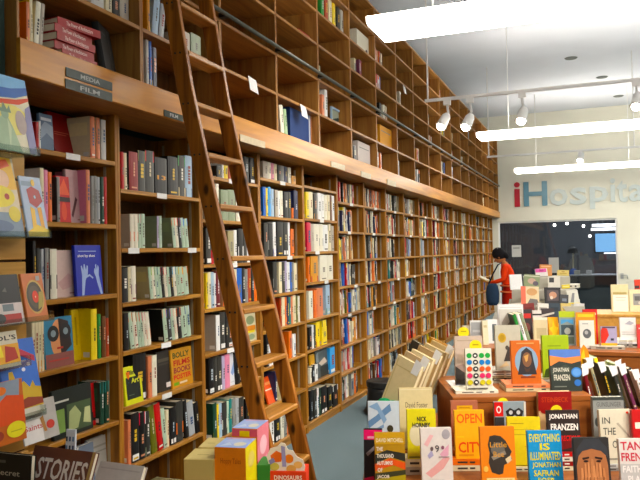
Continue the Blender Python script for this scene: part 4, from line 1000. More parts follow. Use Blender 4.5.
block('boxed_set', 'tall orange and yellow boxed set with blue top, front one', 'boxed set', 214.5, 246, 447, 2.5, LZ + .001, .13, BYAW, 'E08A2E',
      [('r', 0, 0, 1, .52, 'E4D43A'), ('r', .0, .54, 1, .98, 'DE8A2C'), ('t', 'Hoppy Tales', .52, .82, .66, .09, 'B0601C', .01), ('r', .1, .2, .42, .48, '3E7A4A'), ('e', .26, .35, .1, .09, 'E8E0D0'), ('e', .22, .36, .02, .02, '1A1A1A'), ('e', .3, .36, .02, .02, '1A1A1A'), ('r', .55, .2, .92, .48, 'D8C42A'), ('t', 'ABC', .72, .36, .24, .1, '8A8A1E', .02), ('r', .1, .0, .42, .14, '5AA0C0'), ('r', .55, 0, .92, .14, 'C8B82A')],
      TOPA, [('r', .1, .1, .9, .3, 'C8C8A0'), ('r', .1, .4, .9, .6, 'E4D83A'), ('e', .5, .8, .3, .1, 'D8C878')], 'E0D04A', '9AAED8')
block('boxed_set', 'orange boxed set with pink side, behind the front one', 'boxed set', 232, 257.5, 428, 2.68, LZ + .001, .14, BYAW - .04, 'E0922E',
      [('r', 0, 0, 1, 1, 'E0922E'), ('r', 0, .9, 1, .99, 'D86A7A'), ('r', .3, .9, .7, .97, 'E8DC3A'), ('r', .1, .1, .9, .5, 'D8B43A')], TOPA, [('p', [(.1, .1), (.9, .2), (.8, .6), (.2, .5)], 'E4A8B8'), ('e', .5, .75, .3, .12, 'E8C0C8'), ('r', .1, .02, .9, .14, '7AB87A')], 'D8848E', '9CB0DC')
for i, (l, r_, yt, v, lab) in enumerate(((183.5, 214, 459.5, 2.5, 'beige boxed set of books with window, front left one'), (198, 217, 447.5, 2.68, 'beige boxed set behind the windowed one'))):
    block('boxed_set', lab, 'boxed set', l, r_, yt, v, LZ + .001, .14, YAW - .12, 'C8B478', [('r', .1, .05, .9, .5, '9A927E'), ('r', .18, .12, .5, .44, '6A7A84'), ('r', .54, .1, .84, .44, 'B8A888'), ('r', .1, .62, .9, .66, 'A8945A')], [('r', .1, .1, .9, .9, 'D4C48E'), ('r', .3, .4, .7, .46, 'B0A068')], None, 'BCA868', 'D0BE86')
# die-cut cardboard counter display
P = dep(285, 476, 2.6); w = .125
t = thing('cardboard_display', 'die-cut cardboard display with white outlined shapes and red base', 'display', (P.x, P.y, LZ + .001), YAW - .1)
s = 2.6 / F
def dc(px, py): return ((px - 285) * s, (476 - py) * s + P.z - LZ)
OUT = [(266, 478), (268, 465), (266, 458), (270, 450), (277, 448), (281, 444), (285, 445), (288, 451), (293, 452), (297, 458), (303, 461), (305, 468), (303, 478)]
mb = MB(); pts = [dc(*p) for p in OUT]
mb.loft([[Vector((x, .012, z)) for x, z in pts], [Vector((x, .0155, z)) for x, z in pts]], C('EADFD0')); 
def pl(m_, pts, col, e): m_.face([Vector((dc(*p)[0], .0118 - e, dc(*p)[1])) for p in pts], C(col))
def el(m_, cx, cy, rx, ry, col, e): m_.face([Vector((dc(cx + rx * math.cos(j * PI / 8), cy + ry * math.sin(j * PI / 8))[0], .0118 - e, dc(cx, cy + ry * math.sin(j * PI / 8))[1])) for j in range(16)], C(col))
pl(mb, [(270, 457), (276, 452), (283, 455), (281, 463), (272, 464)], 'D8703A', .0004); el(mb, 289, 460, 4.5, 4.5, 'E08434', .0005); pl(mb, [(281, 447), (285, 448), (286, 468), (282, 468)], '9A94B8', .0006)
el(mb, 274, 468, 5, 4, 'C8BC6A', .0007); el(mb, 298, 466, 4.5, 3.5, 'E8B878', .0008); el(mb, 291, 470, 5, 4, 'D8A868', .0009); pl(mb, [(268, 462), (273, 459), (275, 463), (270, 466)], '8A86B0', .001)
mb.obj('header_card', M['card'], t)
mb = MB(); x0, z1 = dc(270, 472); x1, _ = dc(306, 472)
mb.cbox((x0, 0, 0), (x1, .1, z1), .002, C('C8482A')); mb.face([Vector((x0, -.0004, z1 * .3)), Vector((x1, -.0004, z1 * .3)), Vector((x1, -.0004, z1)), Vector((x0, -.0004, z1))], C('D4502A'))
art_on(mb, [('t', 'DINOSAURS', .5, .86, .78, .11, 'F0E0D0', .02)], lambda u, q, e: Vector((x0 + u, -.0006 - e, q)), x1 - x0, z1)
mb.obj('tray', M['card'], t)
mb = MB(); xa, za = dc(257, 464); mb.box((xa, -.004, 0), (x0 - .0005, .11, za * .97), C('3E7A3A')); mb.obj('side_flap', M['card'], t)
# books at the bottom left corner of the picture
cover_book('brown STORIES book lying tilted at the bottom left', CP(-.94, 2.26, LZ + .001 + .0), .27, .35, .02, YAW - .42, .42, '6A4438', [('t', 'STORIES', .54, .8, .8, .2, 'EDE4DA', .02), ('r', .04, .62, .96, .64, '8A6454'), ('r', .96, 0, 1, 1, 'B89A6A'), ('t', 'short reads', .5, .5, .6, .08, 'C8B0A0', .01)], 'large_book')
cover_book('pale cream book with faint grey lettering at the bottom left', CP(-.755, 2.3, LZ + .001), .19, .29, .02, YAW - .42, .5, 'D0C8C0', [('t', 'Stories', .55, .72, .6, .14, '9A9496', .0), ('r', .06, .92, .94, .935, 'BDB4AE')], 'large_book')
cover_book('black book with small pale title at bottom left edge', CP(-1.1, 2.36, LZ + .001), .24, .31, .022, YAW - .35, .1, '1E1E1C', [('t', 'Secret', .6, .8, .42, .06, 'B8B4A4', .01), ('r', .4, .9, .55, .93, '5A5A54')], 'large_book')
p = onx(56, 464, -1.9)
t = thing('postcard_stand', 'white and blue speckled strip display standing at lower left', 'display', tuple(CP(-.9, 2.44, LZ)), YAW - .3)
mb = MB(); mb.loft([[Vector((-.022, 0, 0)), Vector((.03, 0, 0)), Vector((.03, .006, 0)), Vector((-.022, .006, 0))], [Vector((-.03, .05, .36)), Vector((.008, .05, .36)), Vector((.008, .056, .36)), Vector((-.03, .056, .36))]], C('D8DCE0')); mb.obj('strip_card', M['card'], t)
mb = MB()
for k in range(9):
    for j in range(3):
        z = .08 + k * .03; x = -.018 + j * .013 - .012 * k / 9; y = .05 * z / .36 - .0008
        mb.face([Vector((x, y, z)), Vector((x + .007, y, z)), Vector((x + .007, y + .002, z + .016)), Vector((x, y + .002, z + .016))], C(['4A5A7A', '6A8AA8', '3A4A58'][(k + j) % 3]))
mb.obj('strip_print', M['card'], t)

# ------------------------------------------------------------------ bin / kick stool in the aisle
P = dep(383, 395, 6.15)
t = thing('kick_stool', 'round black kick stool on the carpet beside the bookcases', 'stool', (P.x, P.y, 0))
mb = MB(); mb.lathe([(.17, .005), (.172, .03), (.15, .06), (.135, .2), (.137, .235)], 0, 0, 28); mb.obj('body', M['plast'], t, smooth=True)
mb = MB(); mb.lathe([(.137, .236), (.145, .245), (.145, .285), (.138, .292), (.02, .293)], 0, 0, 28); mb.obj('tread_top', M['plast'], t)
mb = MB(); mb.lathe([(.1375, .15), (.1385, .152), (.1385, .165), (.1375, .167)], 0, 0, 28); mb.obj('rubber_band', M['iron'], t)

# ------------------------------------------------------------------ front display table
TZ1 = .47; TY = .27
o = CP(.115, 2.4, 0)
make_table('display_table', 'low wooden display table crowded with face out paperbacks', o, TY, 1.62, 1.75, TZ1)


def fb(label, pxl, pxr, pyt, pyb, v, cover, art, th=.022, tilt=.12, yaw=None, base=None, group='face out books on the front table', name='paperback_book', spine=None, h=None):
    pxl += 2.4; pxr += 2.2; pyt += .6
    w = (pxr - pxl) * .985 * v / F; P = dep((pxl + pxr) / 2, pyb, v)
    zt = dep((pxl + pxr) / 2, pyt, v).z
    if base is not None: P.z = base + .001
    hh = h or (zt - P.z) / math.cos(tilt)
    return cover_book(label, P, w, hh, th, TY + .08 if yaw is None else yaw, tilt, cover, art, name, group, spine=spine)


def pile(px, py_top, v, cols, w, d, zbase, labels, yaw=None, th=None, group='books lying in piles on the front table', texts=None):
    """books lying one on another, topmost last; spine edge at depth v"""
    P = dep(px + 2, py_top, v); n = len(cols); gap = P.z - zbase - .001
    tt = th or gap / n
    for i, c in enumerate(cols):
        flat_book(labels[i], Vector((P.x, P.y, zbase + .001 + i * tt)), w * (1 - .02 * (i % 2)), d, tt - .0006, (TY + .08 if yaw is None else yaw) + [.02, -.03, .01, .04][i % 4], c, group, text=(texts[i] if texts else None))
    return zbase + .001 + n * tt

# wooden riser
RP = CP((449 - 320) / F * 3.24, 3.24, 0); RZ = .742
rw = (586 - 449) / F * 3.24
t = thing('riser_box', 'orange brown wooden riser box on the front table', 'riser', (RP.x, RP.y, TZ1 + .0005), YAW - .02)
mb = MB(); mb.cbox((0, 0, .245), (rw, .56, RZ - TZ1), .003); mb.obj('top_board', M['table'], t)
mb = MB(); mb.box((.004, .004, 0), (rw - .004, .022, .2445)); mb.obj('front_board', M['table'], t)
for x in (.004, rw - .022):
    mb = MB(); mb.box((x, .0225, 0), (x + .018, .54, .2445)); mb.obj('side_board', M['table'], t)
mb = MB(); mb.box((.0225, .53, 0), (rw - .0225, .548, .2445)); mb.obj('back_board', M['table'], t)

S = TZ1; STZ = .545
SP = CP((392 - 320) / F * 3.08, 3.085, 0)
t = thing('display_step', 'low wooden step between front row and riser box', 'step', (SP.x, SP.y, TZ1 + .0005), YAW - .02)
mb = MB(); mb.cbox((0, 0, .05), (1.12, .13, STZ - TZ1 - .0005), .003); mb.obj('step_board', M['table'], t)
mb = MB(); mb.box((.004, .004, 0), (1.116, .126, .0495)); mb.obj('step_base', M['table'], t)
# --- front row, left to right
fb('paperback with striped ochre landscape and white capitals, front left', 373, 404, 434, 484, 2.78, 'B08A28', [('p', [(0, .0), (1, .0), (1, .28), (0, .2)], 'A89A2A'), ('p', [(0, .46), (.5, .58), (1, .5), (1, .64), (.4, .7), (0, .62)], '2A2A20'), ('p', [(0, .34), (.6, .44), (1, .36), (1, .48), (.5, .56), (0, .46)], 'D8622A'), ('p', [(0, .2), (1, .28), (1, .36), (0, .3)], '3A3A22'), ('r', 0, .8, 1, 1, 'C8A042'), ('t', 'DAVID MITCHELL', .5, .87, .9, .07, 'EFE6C8', .01), ('t', 'THE', .16, .72, .22, .07, 'F0E8D8', .02), ('t', 'THOUSAND', .34, .6, .56, .07, 'F0E8D8', .02), ('t', 'AUTUMNS', .32, .48, .52, .07, 'F0E8D8', .02), ('t', 'OF', .16, .36, .16, .07, 'F0E8D8', .02), ('t', 'JACOB', .26, .24, .4, .07, 'F0E8D8', .02), ('t', 'DE ZOET', .3, .12, .48, .07, 'F0E8D8', .02)], base=S, yaw=YAW - .06)
fb('black book with pink corner and white scrawl, left edge of front table', 362, 381, 430, 486, 2.87, '1C1A1C', [('r', 0, .8, 1, .98, 'D8346A'), ('r', .2, .82, .8, .86, 'F0B0C4'), ('r', .55, .3, .9, .36, 'C83A6A'), ('p', [(.1, .55), (.6, .7), (.7, .66), (.2, .5)], '8A8688'), ('p', [(0, 0), (.6, 0), (.5, .14), (0, .1)], 'D03A64'), ('r', .7, .02, 1, .1, 'E8D42A')], base=S, yaw=YAW - .12)
fb('white book with blue chevrons over black band, left front table', 366, 398, 402, 447, 3.02, 'CBD4DA', [('r', 0, 0, 1, .26, '1E1A1A'), ('p', [(.02, .4), (.3, .55), (.75, .8), (.7, .95), (.25, .68), (0, .56)], '6A88A8'), ('p', [(.02, .88), (.3, .98), (.6, .6), (.5, .5), (.3, .8)], '88A4C0'), ('p', [(0, .3), (.5, .5), (.5, .42), (.06, .28)], '7E98B4'), ('e', .7, .4, .1, .08, '3A3420'), ('r', .25, .17, .7, .19, 'B8B4B0'), ('r', .2, .11, .8, .13, 'A8A4A0')], base=None, yaw=YAW - .1)
fb('tall plain cream hardback with thin script, above the bright yellow book', 398, 432.5, 389, 452, 3.1, 'D4C49C', [('t', 'David Foster', .52, .72, .66, .09, '5A5040', .0), ('r', .04, .97, .96, .98, 'E4D8B8')], th=.035, base=STZ, yaw=YAW - .03)
fb('bright yellow paperback with pale heart shape and black capitals', 405.5, 435, 410, 459, 2.98, 'DCD01E', [('e', .34, .48, .26, .22, 'E0D8B8'), ('e', .66, .52, .2, .16, 'D8D0B8'), ('t', 'NICK', .52, .8, .34, .1, '1E1C18', .03), ('t', 'HORNBY', .5, .68, .62, .1, '1E1C18', .03), ('p', [(.5, .3), (.75, .36), (.78, .56), (.6, .46)], '5A4A3A'), ('p', [(.7, .06), (.84, .1), (.86, .3), (.76, .32)], '24201C'), ('r', .04, .03, .9, .05, '24201C')], base=None, yaw=YAW - .05)
fb('white book with pale pink watercolour ring and number 9, front row', 419.5, 451.5, 429, 478.5, 2.86, 'DCD6D0', [('p', [(.12, .18), (.4, .3), (.8, .5), (.92, .44), (.7, .26), (.3, .1)], 'DCA8A4'), ('p', [(.1, .7), (.3, .88), (.42, .86), (.22, .66)], 'E4B8B8'), ('p', [(.6, .52), (.9, .7), (.88, .5), (.72, .42)], 'D8A8B8'), ('p', [(.2, .5), (.34, .6), (.4, .5), (.26, .44)], 'A8A4C0'), ('e', .82, .88, .13, .09, 'A8A4A8'), ('t', '9', .52, .62, .13, .13, '3A3438', .01), ('e', .35, .62, .05, .04, '6A5A5A'), ('e', .7, .64, .05, .035, '8A5A6A'), ('r', .56, .46, .9, .48, 'A89A98'), ('r', .3, .04, .7, .06, 'B8B0AC')], base=S, yaw=YAW)
fb('golden yellow paperback with huge orange capitals, front table', 453.5, 484, 411, 459, 3.02, 'E8B01C', [('t', 'OPEN', .5, .83, .86, .2, 'DC6A20', .02), ('t', 'CITY', .52, .24, .84, .22, 'DC5A20', .02), ('r', .1, .06, .6, .1, 'D8902A'), ('e', .88, .58, .06, .06, 'C8C0A8'), ('r', .06, .44, .3, .47, 'ECC038')], base=None)
fb('rust pink book with yellow label behind the orange capitals cover', 449.5, 477, 401, 445, 3.13, 'A86A54', [('r', .22, .8, .8, .9, 'D8A83A'), ('r', .3, .84, .7, .86, 'A87A2A')], base=STZ, tilt=.05)
fb('orange paperback with black leafy head silhouette, front row', 479.5, 515, 428, 482, 2.8, 'E08A1C', [('p', [(.3, .24), (.22, .4), (.26, .56), (.22, .7), (.28, .84), (.42, .86), (.6, .84), (.74, .76), (.82, .66), (.9, .58), (.84, .52), (.9, .46), (.8, .4), (.66, .36), (.62, .22), (.5, .2)], '35302A'), ('e', .5, .62, .2, .12, '6A665E'), ('p', [(.3, .5), (.7, .6), (.74, .54), (.36, .44)], '8A8478'), ('t', 'Little', .52, .7, .48, .09, 'D8A040', .0), ('t', 'Bee', .52, .54, .3, .09, 'D8A040', .0), ('p', [(.7, .46), (.86, .52), (.88, .44), (.76, .38)], 'D8C8A8'), ('r', .14, .08, .94, .15, 'E8D8A0'), ('t', 'CHRIS CLEAVE', .54, .115, .66, .035, 'C87A1E', .0), ('e', .13, .3, .07, .05, 'E8C070')], base=S)
fb('grey book with red corner and dark eye mask drawing', 493, 525, 402, 440, 3.14, '8E989E', [('r', 0, .66, .28, 1, 'C83420'), ('t', 'O', .14, .82, .16, .18, 'F0E4DC', .02), ('p', [(.36, .78), (.5, .86), (.64, .8), (.78, .86), (.92, .78), (.88, .66), (.72, .64), (.64, .7), (.56, .64), (.4, .66)], '201E20'), ('e', .52, .75, .06, .05, 'C8C8C8'), ('e', .76, .75, .06, .05, 'C8C8C8'), ('r', 0, .2, .3, .64, '2A2A2E'), ('r', .74, .24, 1, .5, 'C84A2A'), ('r', .94, .5, 1, 1, 'D8CFC4')], base=STZ, tilt=.06)
fb('plain bright yellow book with faint lines, behind the blue one', 506.5, 540, 418, 467, 3.0, 'DEC81C', [('r', .1, .86, .5, .88, 'B09A1E'), ('r', .1, .74, .8, .755, 'BCA620'), ('r', .1, .64, .7, .655, 'BCA620'), ('r', .5, .4, .9, .415, 'BCA620'), ('r', .1, .02, .9, .04, '8A7414')], base=None, yaw=YAW - .1)
fb('blue paperback covered in yellow scrawled lettering, front row', 527.5, 562, 432, 484, 2.8, '3A8EC0', [('t', 'EVERYTHING', .5, .87, .9, .15, 'D8D04A', .02), ('t', 'IS', .5, .71, .3, .13, 'D8D04A', .03), ('t', 'ILLUMINATED', .5, .54, .9, .15, 'D8D04A', .02), ('t', 'JONATHAN', .52, .37, .84, .12, 'D8D04A', .02), ('t', 'SAFRAN', .5, .23, .74, .11, 'D8D04A', .02), ('t', 'FOER', .5, .1, .5, .1, 'D8D04A', .02)], base=S)
fb('red topped cream hardback behind the black book with white capitals', 537, 571, 391.5, 436, 3.16, 'C8A882', [('r', 0, .62, 1, 1, '8A1A16'), ('t', 'STEINBECK', .5, .84, .8, .1, 'B84A34', .01), ('e', .2, .62, .14, .06, '8A1A16'), ('e', .6, .62, .2, .05, '8A1A16')], th=.03, base=STZ, tilt=.04)
fb('black book with bold white capitals and red title, front table', 546.5, 579.5, 411, 452, 3.0, '2A1E1A', [('t', 'JONATHAN', .5, .84, .88, .15, 'EFE8E0', .03), ('t', 'FRANZEN', .52, .6, .84, .16, 'EFE8E0', .03), ('p', [(.3, .26), (1, .4), (1, .16), (.4, .05)], '6A1814'), ('t', 'CORRECTIONS', .56, .33, .84, .13, 'C8342A', .03)], base=None)
fb('photo cover of a face in dark cap behind both hands', 574, 610, 439, 490, 2.7, '2A2826', [('p', [(.06, 0), (.06, .5), (.14, .72), (.3, .86), (.7, .86), (.88, .72), (.94, .5), (.94, 0)], 'A06C4C'), ('p', [(.05, .62), (.08, .8), (.3, .98), (.72, .98), (.94, .82), (.96, .64), (.76, .76), (.5, .8), (.24, .76)], '34363A'), ('p', [(.22, .64), (.42, .66), (.42, .63), (.24, .6)], '2A1A14'), ('p', [(.58, .66), (.8, .64), (.78, .6), (.58, .63)], '2A1A14'), ('e', .32, .58, .07, .02, '2A1E1A'), ('e', .68, .58, .07, .02, '2A1E1A'), ('p', [(.47, .62), (.53, .62), (.56, .46), (.44, .46)], 'B07C58')] +
   [('p', [(x, 0), (x + .075, 0), (x + .08 + d, .3), (x + .06 + d, hgt), (x + .01 + d, hgt), (x + d, .3)], c_) for x, d, hgt, c_ in ((.14, .02, .46, 'C48C64'), (.23, .03, .54, 'BC845E'), (.32, .03, .56, 'C48C64'), (.41, .03, .5, 'B67E58'), (.52, -.02, .5, 'C48C64'), (.61, -.03, .56, 'BC845E'), (.7, -.03, .54, 'C48C64'), (.79, -.02, .46, 'B67E58'))] + [('r', x, .0, x + .012, .3, '7A4A32') for x in (.225, .315, .405, .515, .605, .695, .785)], base=S, yaw=YAW - .03)
fb('grey hardback with dark capitals, behind the hand lettered cream book', 592.5, 624, 397, 462, 3.12, '8C8E8A', [('t', 'GUNSLINGER', .52, .84, .8, .1, '5E605C', .01), ('r', 0, .93, 1, 1, '3A3E3A'), ('e', .14, .46, .1, .1, '3A3C3A')], th=.03, base=STZ, tilt=.05)
fb('cream paperback with hand drawn dark lettering, right front', 600, 634, 410.5, 464, 2.98, 'CFC8B4', [('t', 'IN', .2, .8, .24, .12, '4A4A44', .01), ('t', 'THE', .28, .6, .38, .13, '4A4A44', .01), ('t', 'O', .42, .36, .16, .14, '5A5A54', .01), ('p', [(.5, .74), (.56, .76), (.9, .5), (.88, .47)], 'A8A090'), ('r', .1, .08, .5, .11, '8A8478'), ('e', .86, .94, .04, .02, 'C84A34')], base=None, yaw=YAW + .02)
fb('red book at the right edge behind the red lettered white one', 633, 660, 411, 450, 2.94, 'B02824', [('r', .1, .7, .9, .8, 'E8D8CC')], base=S)
fb('white and grey paperback with large red capitals, right front corner', 619.5, 655, 440, 490, 2.74, 'CFCBC6', [('t', 'TANA', .46, .86, .82, .17, 'B83A4A', .02), ('t', 'FRENCH', .52, .64, .94, .17, 'B83A4A', .02), ('r', 0, 0, 1, .5, 'B4B4B2'), ('t', 'FAITHFUL', .52, .4, .9, .14, 'E0DEDA', .02), ('t', 'PLACE', .5, .2, .6, .14, 'E0DEDA', .02)], base=S)
# round yellow stickers standing up behind covers
def sticker(label, px, py, v, r, zlow):
    P = dep(px, py, v); mb = MB()
    mb.loft([[Vector((r * math.cos(a), y_, r * math.sin(a))) for a in [2 * PI * j / 18 for j in range(18)]] for y_ in (0, .001)], C('E4D020'))
    mb.face([Vector((x, -.0004, z)) for x, z in ((-r * .5, r * .1), (r * .5, r * .1), (r * .5, r * .3), (-r * .5, r * .3))], C('A8961A'))
    mb.box((-.006, .0012, zlow - P.z), (.006, .002, 0), C('E4D020'))
    tag(mb.obj('shelf_talker', M['card'], None, P, (0, 0, YAW)), label, 'sticker', 'round yellow price tags')
sticker('round yellow tag above the eye mask book', 503, 403.5, 3.18, .026, .55)
sticker('round yellow tag in front of the red topped cream hardback', 556.5, 411, 3.1, .026, .55)
# piles under the front books
def under(px, py, v, cols, lab, w=.15, d=.105): pile(px, py, v, cols, w, d, S, ['%s %s' % (c_.replace('_', ' '), l) for c_, l in zip(cols, lab)])
under(420, 459.2, 2.975, ['greige', 'cream'], ['lying book, under cream lying book below bright yellow paperback', 'lying book directly under the bright yellow paperback'])
under(468.5, 459.2, 3.01, ['cream', 'orange'], ['lying book, lower under the orange capitals cover', 'lying book directly under the orange capitals cover'], .16)
under(523, 467.2, 2.99, ['cream'], ['lying book under the plain yellow book'], .16)
under(563, 452.2, 2.99, ['cream', 'dark_red', 'ivory', 'red'], ['lying book, lowest under the white capitals book', 'lying book, second from bottom under the white capitals book', 'lying book, second from top under the white capitals book', 'lying book directly under the white capitals book'])
under(617, 464.2, 2.97, ['grey', 'pale_grey'], ['lying book, lower under hand lettered cream book', 'lying book directly under hand lettered cream book'], .16)
under(382, 447.2, 3.01, ['white', 'greige'], ['lying book, lower under the blue chevron book', 'lying book directly under the blue chevron book'], .15, .15)
# --- on the riser box
RB_ = RZ
RG = 'books on the wooden riser box'
pile(475, 390.5, 3.30, ['ivory'], .2, .13, RB_, ['white lying book under the coloured dots book'], group=RG)
fb('white book with rows of coloured dots and yellow tag, on riser', 464, 491, 348.5, 390.2, 3.31, 'DCD8C8', [x for r_, (cc, yv) in enumerate((('3A9A4A', .83), ('2E78B8', .67), ('D8622A', .51), ('D0446A', .35), ('CCC02A', .19))) for x in (('e', .15, yv, .1, .062, cc), ('e', .38, yv, .1, .062, '1E1C1C'), ('e', .38, yv, .05, .025, 'E8E4DC'), ('e', .62, yv, .1, .062, cc), ('e', .85, yv, .1, .062, cc))] + [('r', .04, .03, .8, .06, '5A5650')], base=None, tilt=.1, group=RG)
pile(466, 386, 3.5, ['white', 'greige'], .17, .16, RB_, ['lower white lying book under pinkish grey cover', 'upper greige lying book under pinkish grey cover'], group=RG)
fb('pinkish grey book with dark mountain shape, behind the dots book', 453.5, 482, 336, 386, 3.52, 'C0AEA0', [('p', [(0, .0), (.5, .0), (.4, .3), (.2, .38), (0, .4)], '3A3634'), ('p', [(.0, .4), (.3, .44), (.6, .3), (.5, .2)], 'A08C84'), ('r', .1, .9, .7, .92, 'A89888')], base=None, tilt=.08, group=RG)
sticker('round yellow tag above the pinkish grey book', 463.5, 332.5, 3.6, .029, .74)
sticker('round yellow tag peeking over the coloured dots book', 475.5, 346, 3.44, .03, .74)
pile(526, 384.5, 3.33, ['beige', 'salmon'], .21, .14, RB_, ['lower beige lying book under the orange portrait', 'upper salmon lying book under the orange portrait'], group=RG)
fb('orange book with dark hooded portrait on blue oval, on riser', 510, 539.5, 340.5, 384.2, 3.35, 'C0693A', [('e', .52, .52, .4, .34, '8AA0B4'), ('p', [(.2, .22), (.3, .5), (.36, .74), (.54, .84), (.72, .74), (.78, .48), (.86, .22)], '2E2A2C'), ('e', .54, .56, .16, .17, '7A5640'), ('p', [(.44, .64), (.6, .68), (.56, .54), (.5, .5)], 'C89A64'), ('p', [(.42, .4), (.54, .34), (.66, .4), (.6, .28), (.48, .28)], '4A3428'), ('r', .3, .14, .8, .18, '7A3A1C'), ('r', .2, .92, .8, .95, 'D89A6A')], base=None, tilt=.1, group=RG)
pile(505, 370.5, 3.55, ['ivory', 'charcoal', 'beige', 'white', 'greige'], .2, .15, RB_, ['lying ivory book, lowest under the medal book', 'lying charcoal book, second under the medal book', 'lying beige book, middle under the medal book', 'lying white book, fourth under the medal book', 'lying greige book directly under the medal book'], group=RG)
fb('grey book with gold medal and dark figures, behind orange portrait', 494, 520, 325, 370.3, 3.57, 'B8B4A4', [('e', .27, .72, .16, .11, 'C0A050'), ('e', .27, .72, .11, .075, 'A88A3A'), ('p', [(.3, .2), (.5, .52), (.6, .5), (.76, .58), (.9, .46), (.84, .2)], '3A3834'), ('e', .45, .5, .07, .05, '4A4640'), ('p', [(.1, .06), (.4, .2), (.5, .1)], 'C8B490')], base=None, tilt=.08, group=RG)
pile(554, 378, 3.55, ['ivory', 'white', 'khaki'], .17, .15, RB_, ['lowest ivory lying book under the lime book', 'middle white lying book under the lime book', 'khaki lying book directly under the lime book'], group=RG)
fb('lime green hardback standing behind the sunset sky book, on riser', 541, 568, 335, 377.8, 3.57, 'A0B420', [('r', .2, .74, .7, .76, '7A8A1C'), ('p', [(.0, .0), (.22, .0), (.26, .24), (.1, .2)], '3A4A1E'), ('r', .1, .66, .6, .67, '8A9A1E')], base=None, tilt=.06, group=RG)
fb('dark paperback with orange and blue sky, right end of riser', 549, 580.5, 349.5, 392.5, 3.31, '2C332E', [('r', 0, .74, 1, 1, '5A78B8'), ('p', [(0, .6), (.3, .72), (.7, .66), (1, .72), (1, .84), (.5, .8), (0, .86)], 'D88A5A'), ('p', [(0, .62), (.25, .56), (.5, .64), (.75, .54), (1, .62), (1, .4), (0, .4)], '3A4038'), ('t', 'JONATHAN', .34, .5, .52, .13, 'D8D4C4', .02), ('t', 'FRANZEN', .36, .33, .52, .14, 'D8D4C4', .02), ('e', .84, .45, .17, .12, '4A7EC0'), ('e', .84, .45, .13, .09, '6A98D0'), ('e', .86, .2, .11, .08, '3A6AB0'), ('r', .1, .1, .5, .13, '6A7068')], base=RB_, tilt=.1, group=RG)
# orange leaf shaped card
P = dep(586, 391, 3.42)
mb = MB(); s = 3.42 / F
LF = [(581, 372), (579, 362), (581, 352), (586, 345), (590, 350), (592, 362), (589, 372), (587, 391), (584, 391)]
mb.loft([[Vector(((x - 586) * s, y_ + (391 - y) * s * .06, (391 - y) * s)) for x, y in LF] for y_ in (0, .002)], C('DC8A22'))
mb.loft([[Vector(((x - 586) * s, -.0006 + (391 - y) * s * .06, (391 - y) * s)) for x, y in ((582.5, 366), (583, 356), (586, 349), (587, 362))]] * 1 + [[Vector(((x - 586) * s, -.0004 + (391 - y) * s * .06, (391 - y) * s)) for x, y in ((582.5, 366), (583, 356), (586, 349), (587, 362))]], C('E8B83A'))
mb.box((-.008, .003, -(P.z - S) + .001), (.006, .006, .01), C('A8641C'))
tag(mb.obj('bookmark_card', M['card'], None, P, (0, 0, YAW)), 'orange leaf shaped card standing right of the riser', 'card')

# --- spine-up bins on both sides of the riser
def crate(name, label, pxl, pxr, v0, v1, H, yaw):
    a = CP((pxl - 320) / F * v0, v0, 0); L = (pxr - pxl) / F * v0
    t = thing(name, label, 'crate', (a.x, a.y, TZ1 + .0005), yaw)
    D = v1 - v0
    mb = MB(); mb.box((0, 0, H - .02), (L, D, H)); mb.obj('top_board', M['table'], t)
    mb = MB(); mb.box((0, 0, 0), (L, .016, H - .0205)); mb.obj('front_board', M['table'], t)
    for x in (0, L - .016):
        mb = MB(); mb.box((x, .0165, 0), (x + .016, D, H - .0205)); mb.obj('side_board', M['table'], t)
crate('book_crate', 'wooden crate under the leaning beige books at left', 380, 424, 3.31, 4.1, .165, YAW - .17)
crate('book_crate', 'wooden crate under the dark spines at right of the riser', 590, 690, 3.25, 3.75, .165, YAW)
LBZ = TZ1 + .167
SL = []
for i, (px, v, c, h, w_, ln, lab) in enumerate((
    (400, 3.36, 'DCCCA4', .25, .15, .2, 'nearest beige book of the leaning row at the left, white slip'),
    (407, 3.46, 'BCA684', .255, .15, .22, 'tan book, second in the leaning row at the left'),
    (414, 3.56, 'E0D0A8', .25, .14, .2, 'pale beige book, third in the leaning row at the left'),
    (421, 3.66, 'B89C74', .255, .15, .22, 'brown book, fourth in the leaning row at the left'),
    (428, 3.74, 'D0BC92', .255, .15, .2, 'beige book, fifth in the leaning row at the left'),
    (434, 3.82, 'C4AA7E', .26, .15, .22, 'tan book, sixth in the leaning row at the left'),
    (416, 3.96, '3A342C', .245, .15, .2, 'black book, seventh and half hidden in the leaning row'),
    (434, 4.02, 'B8862E', .25, .16, .2, 'golden brown book at the back of the leaning row'))):
    P = dep(px - 9, 400, v); P.z = LBZ + .03
    b = cover_book(lab, P, w_, h, .026, YAW - .75, ln, c, [('r', .1, .8, .9, .82, tuple_hex(C(c), .8)), ('r', .06, .05, .1, .95, tuple_hex(C(c), .85))], 'leaning_book', 'books leaning in the left crate', 'E8DCBC')
    b.matrix_world = b.matrix_world @ Matrix.Rotation(.33, 4, 'Y')
    if i in (0, 1, 3, 5, 6):
        mb = MB(); mb.loft([[Vector((w_ / 2 - .045, .008 + q, h - .05)), Vector((w_ / 2 - .005, .008 + q, h - .05)), Vector((w_ / 2 + .004, .006 + q, h + .014)), Vector((w_ / 2 - .04, .006 + q, h + .022))] for q in (-.0095, -.009)], C('white')); mb.obj('paper_slip', M['card'], b)
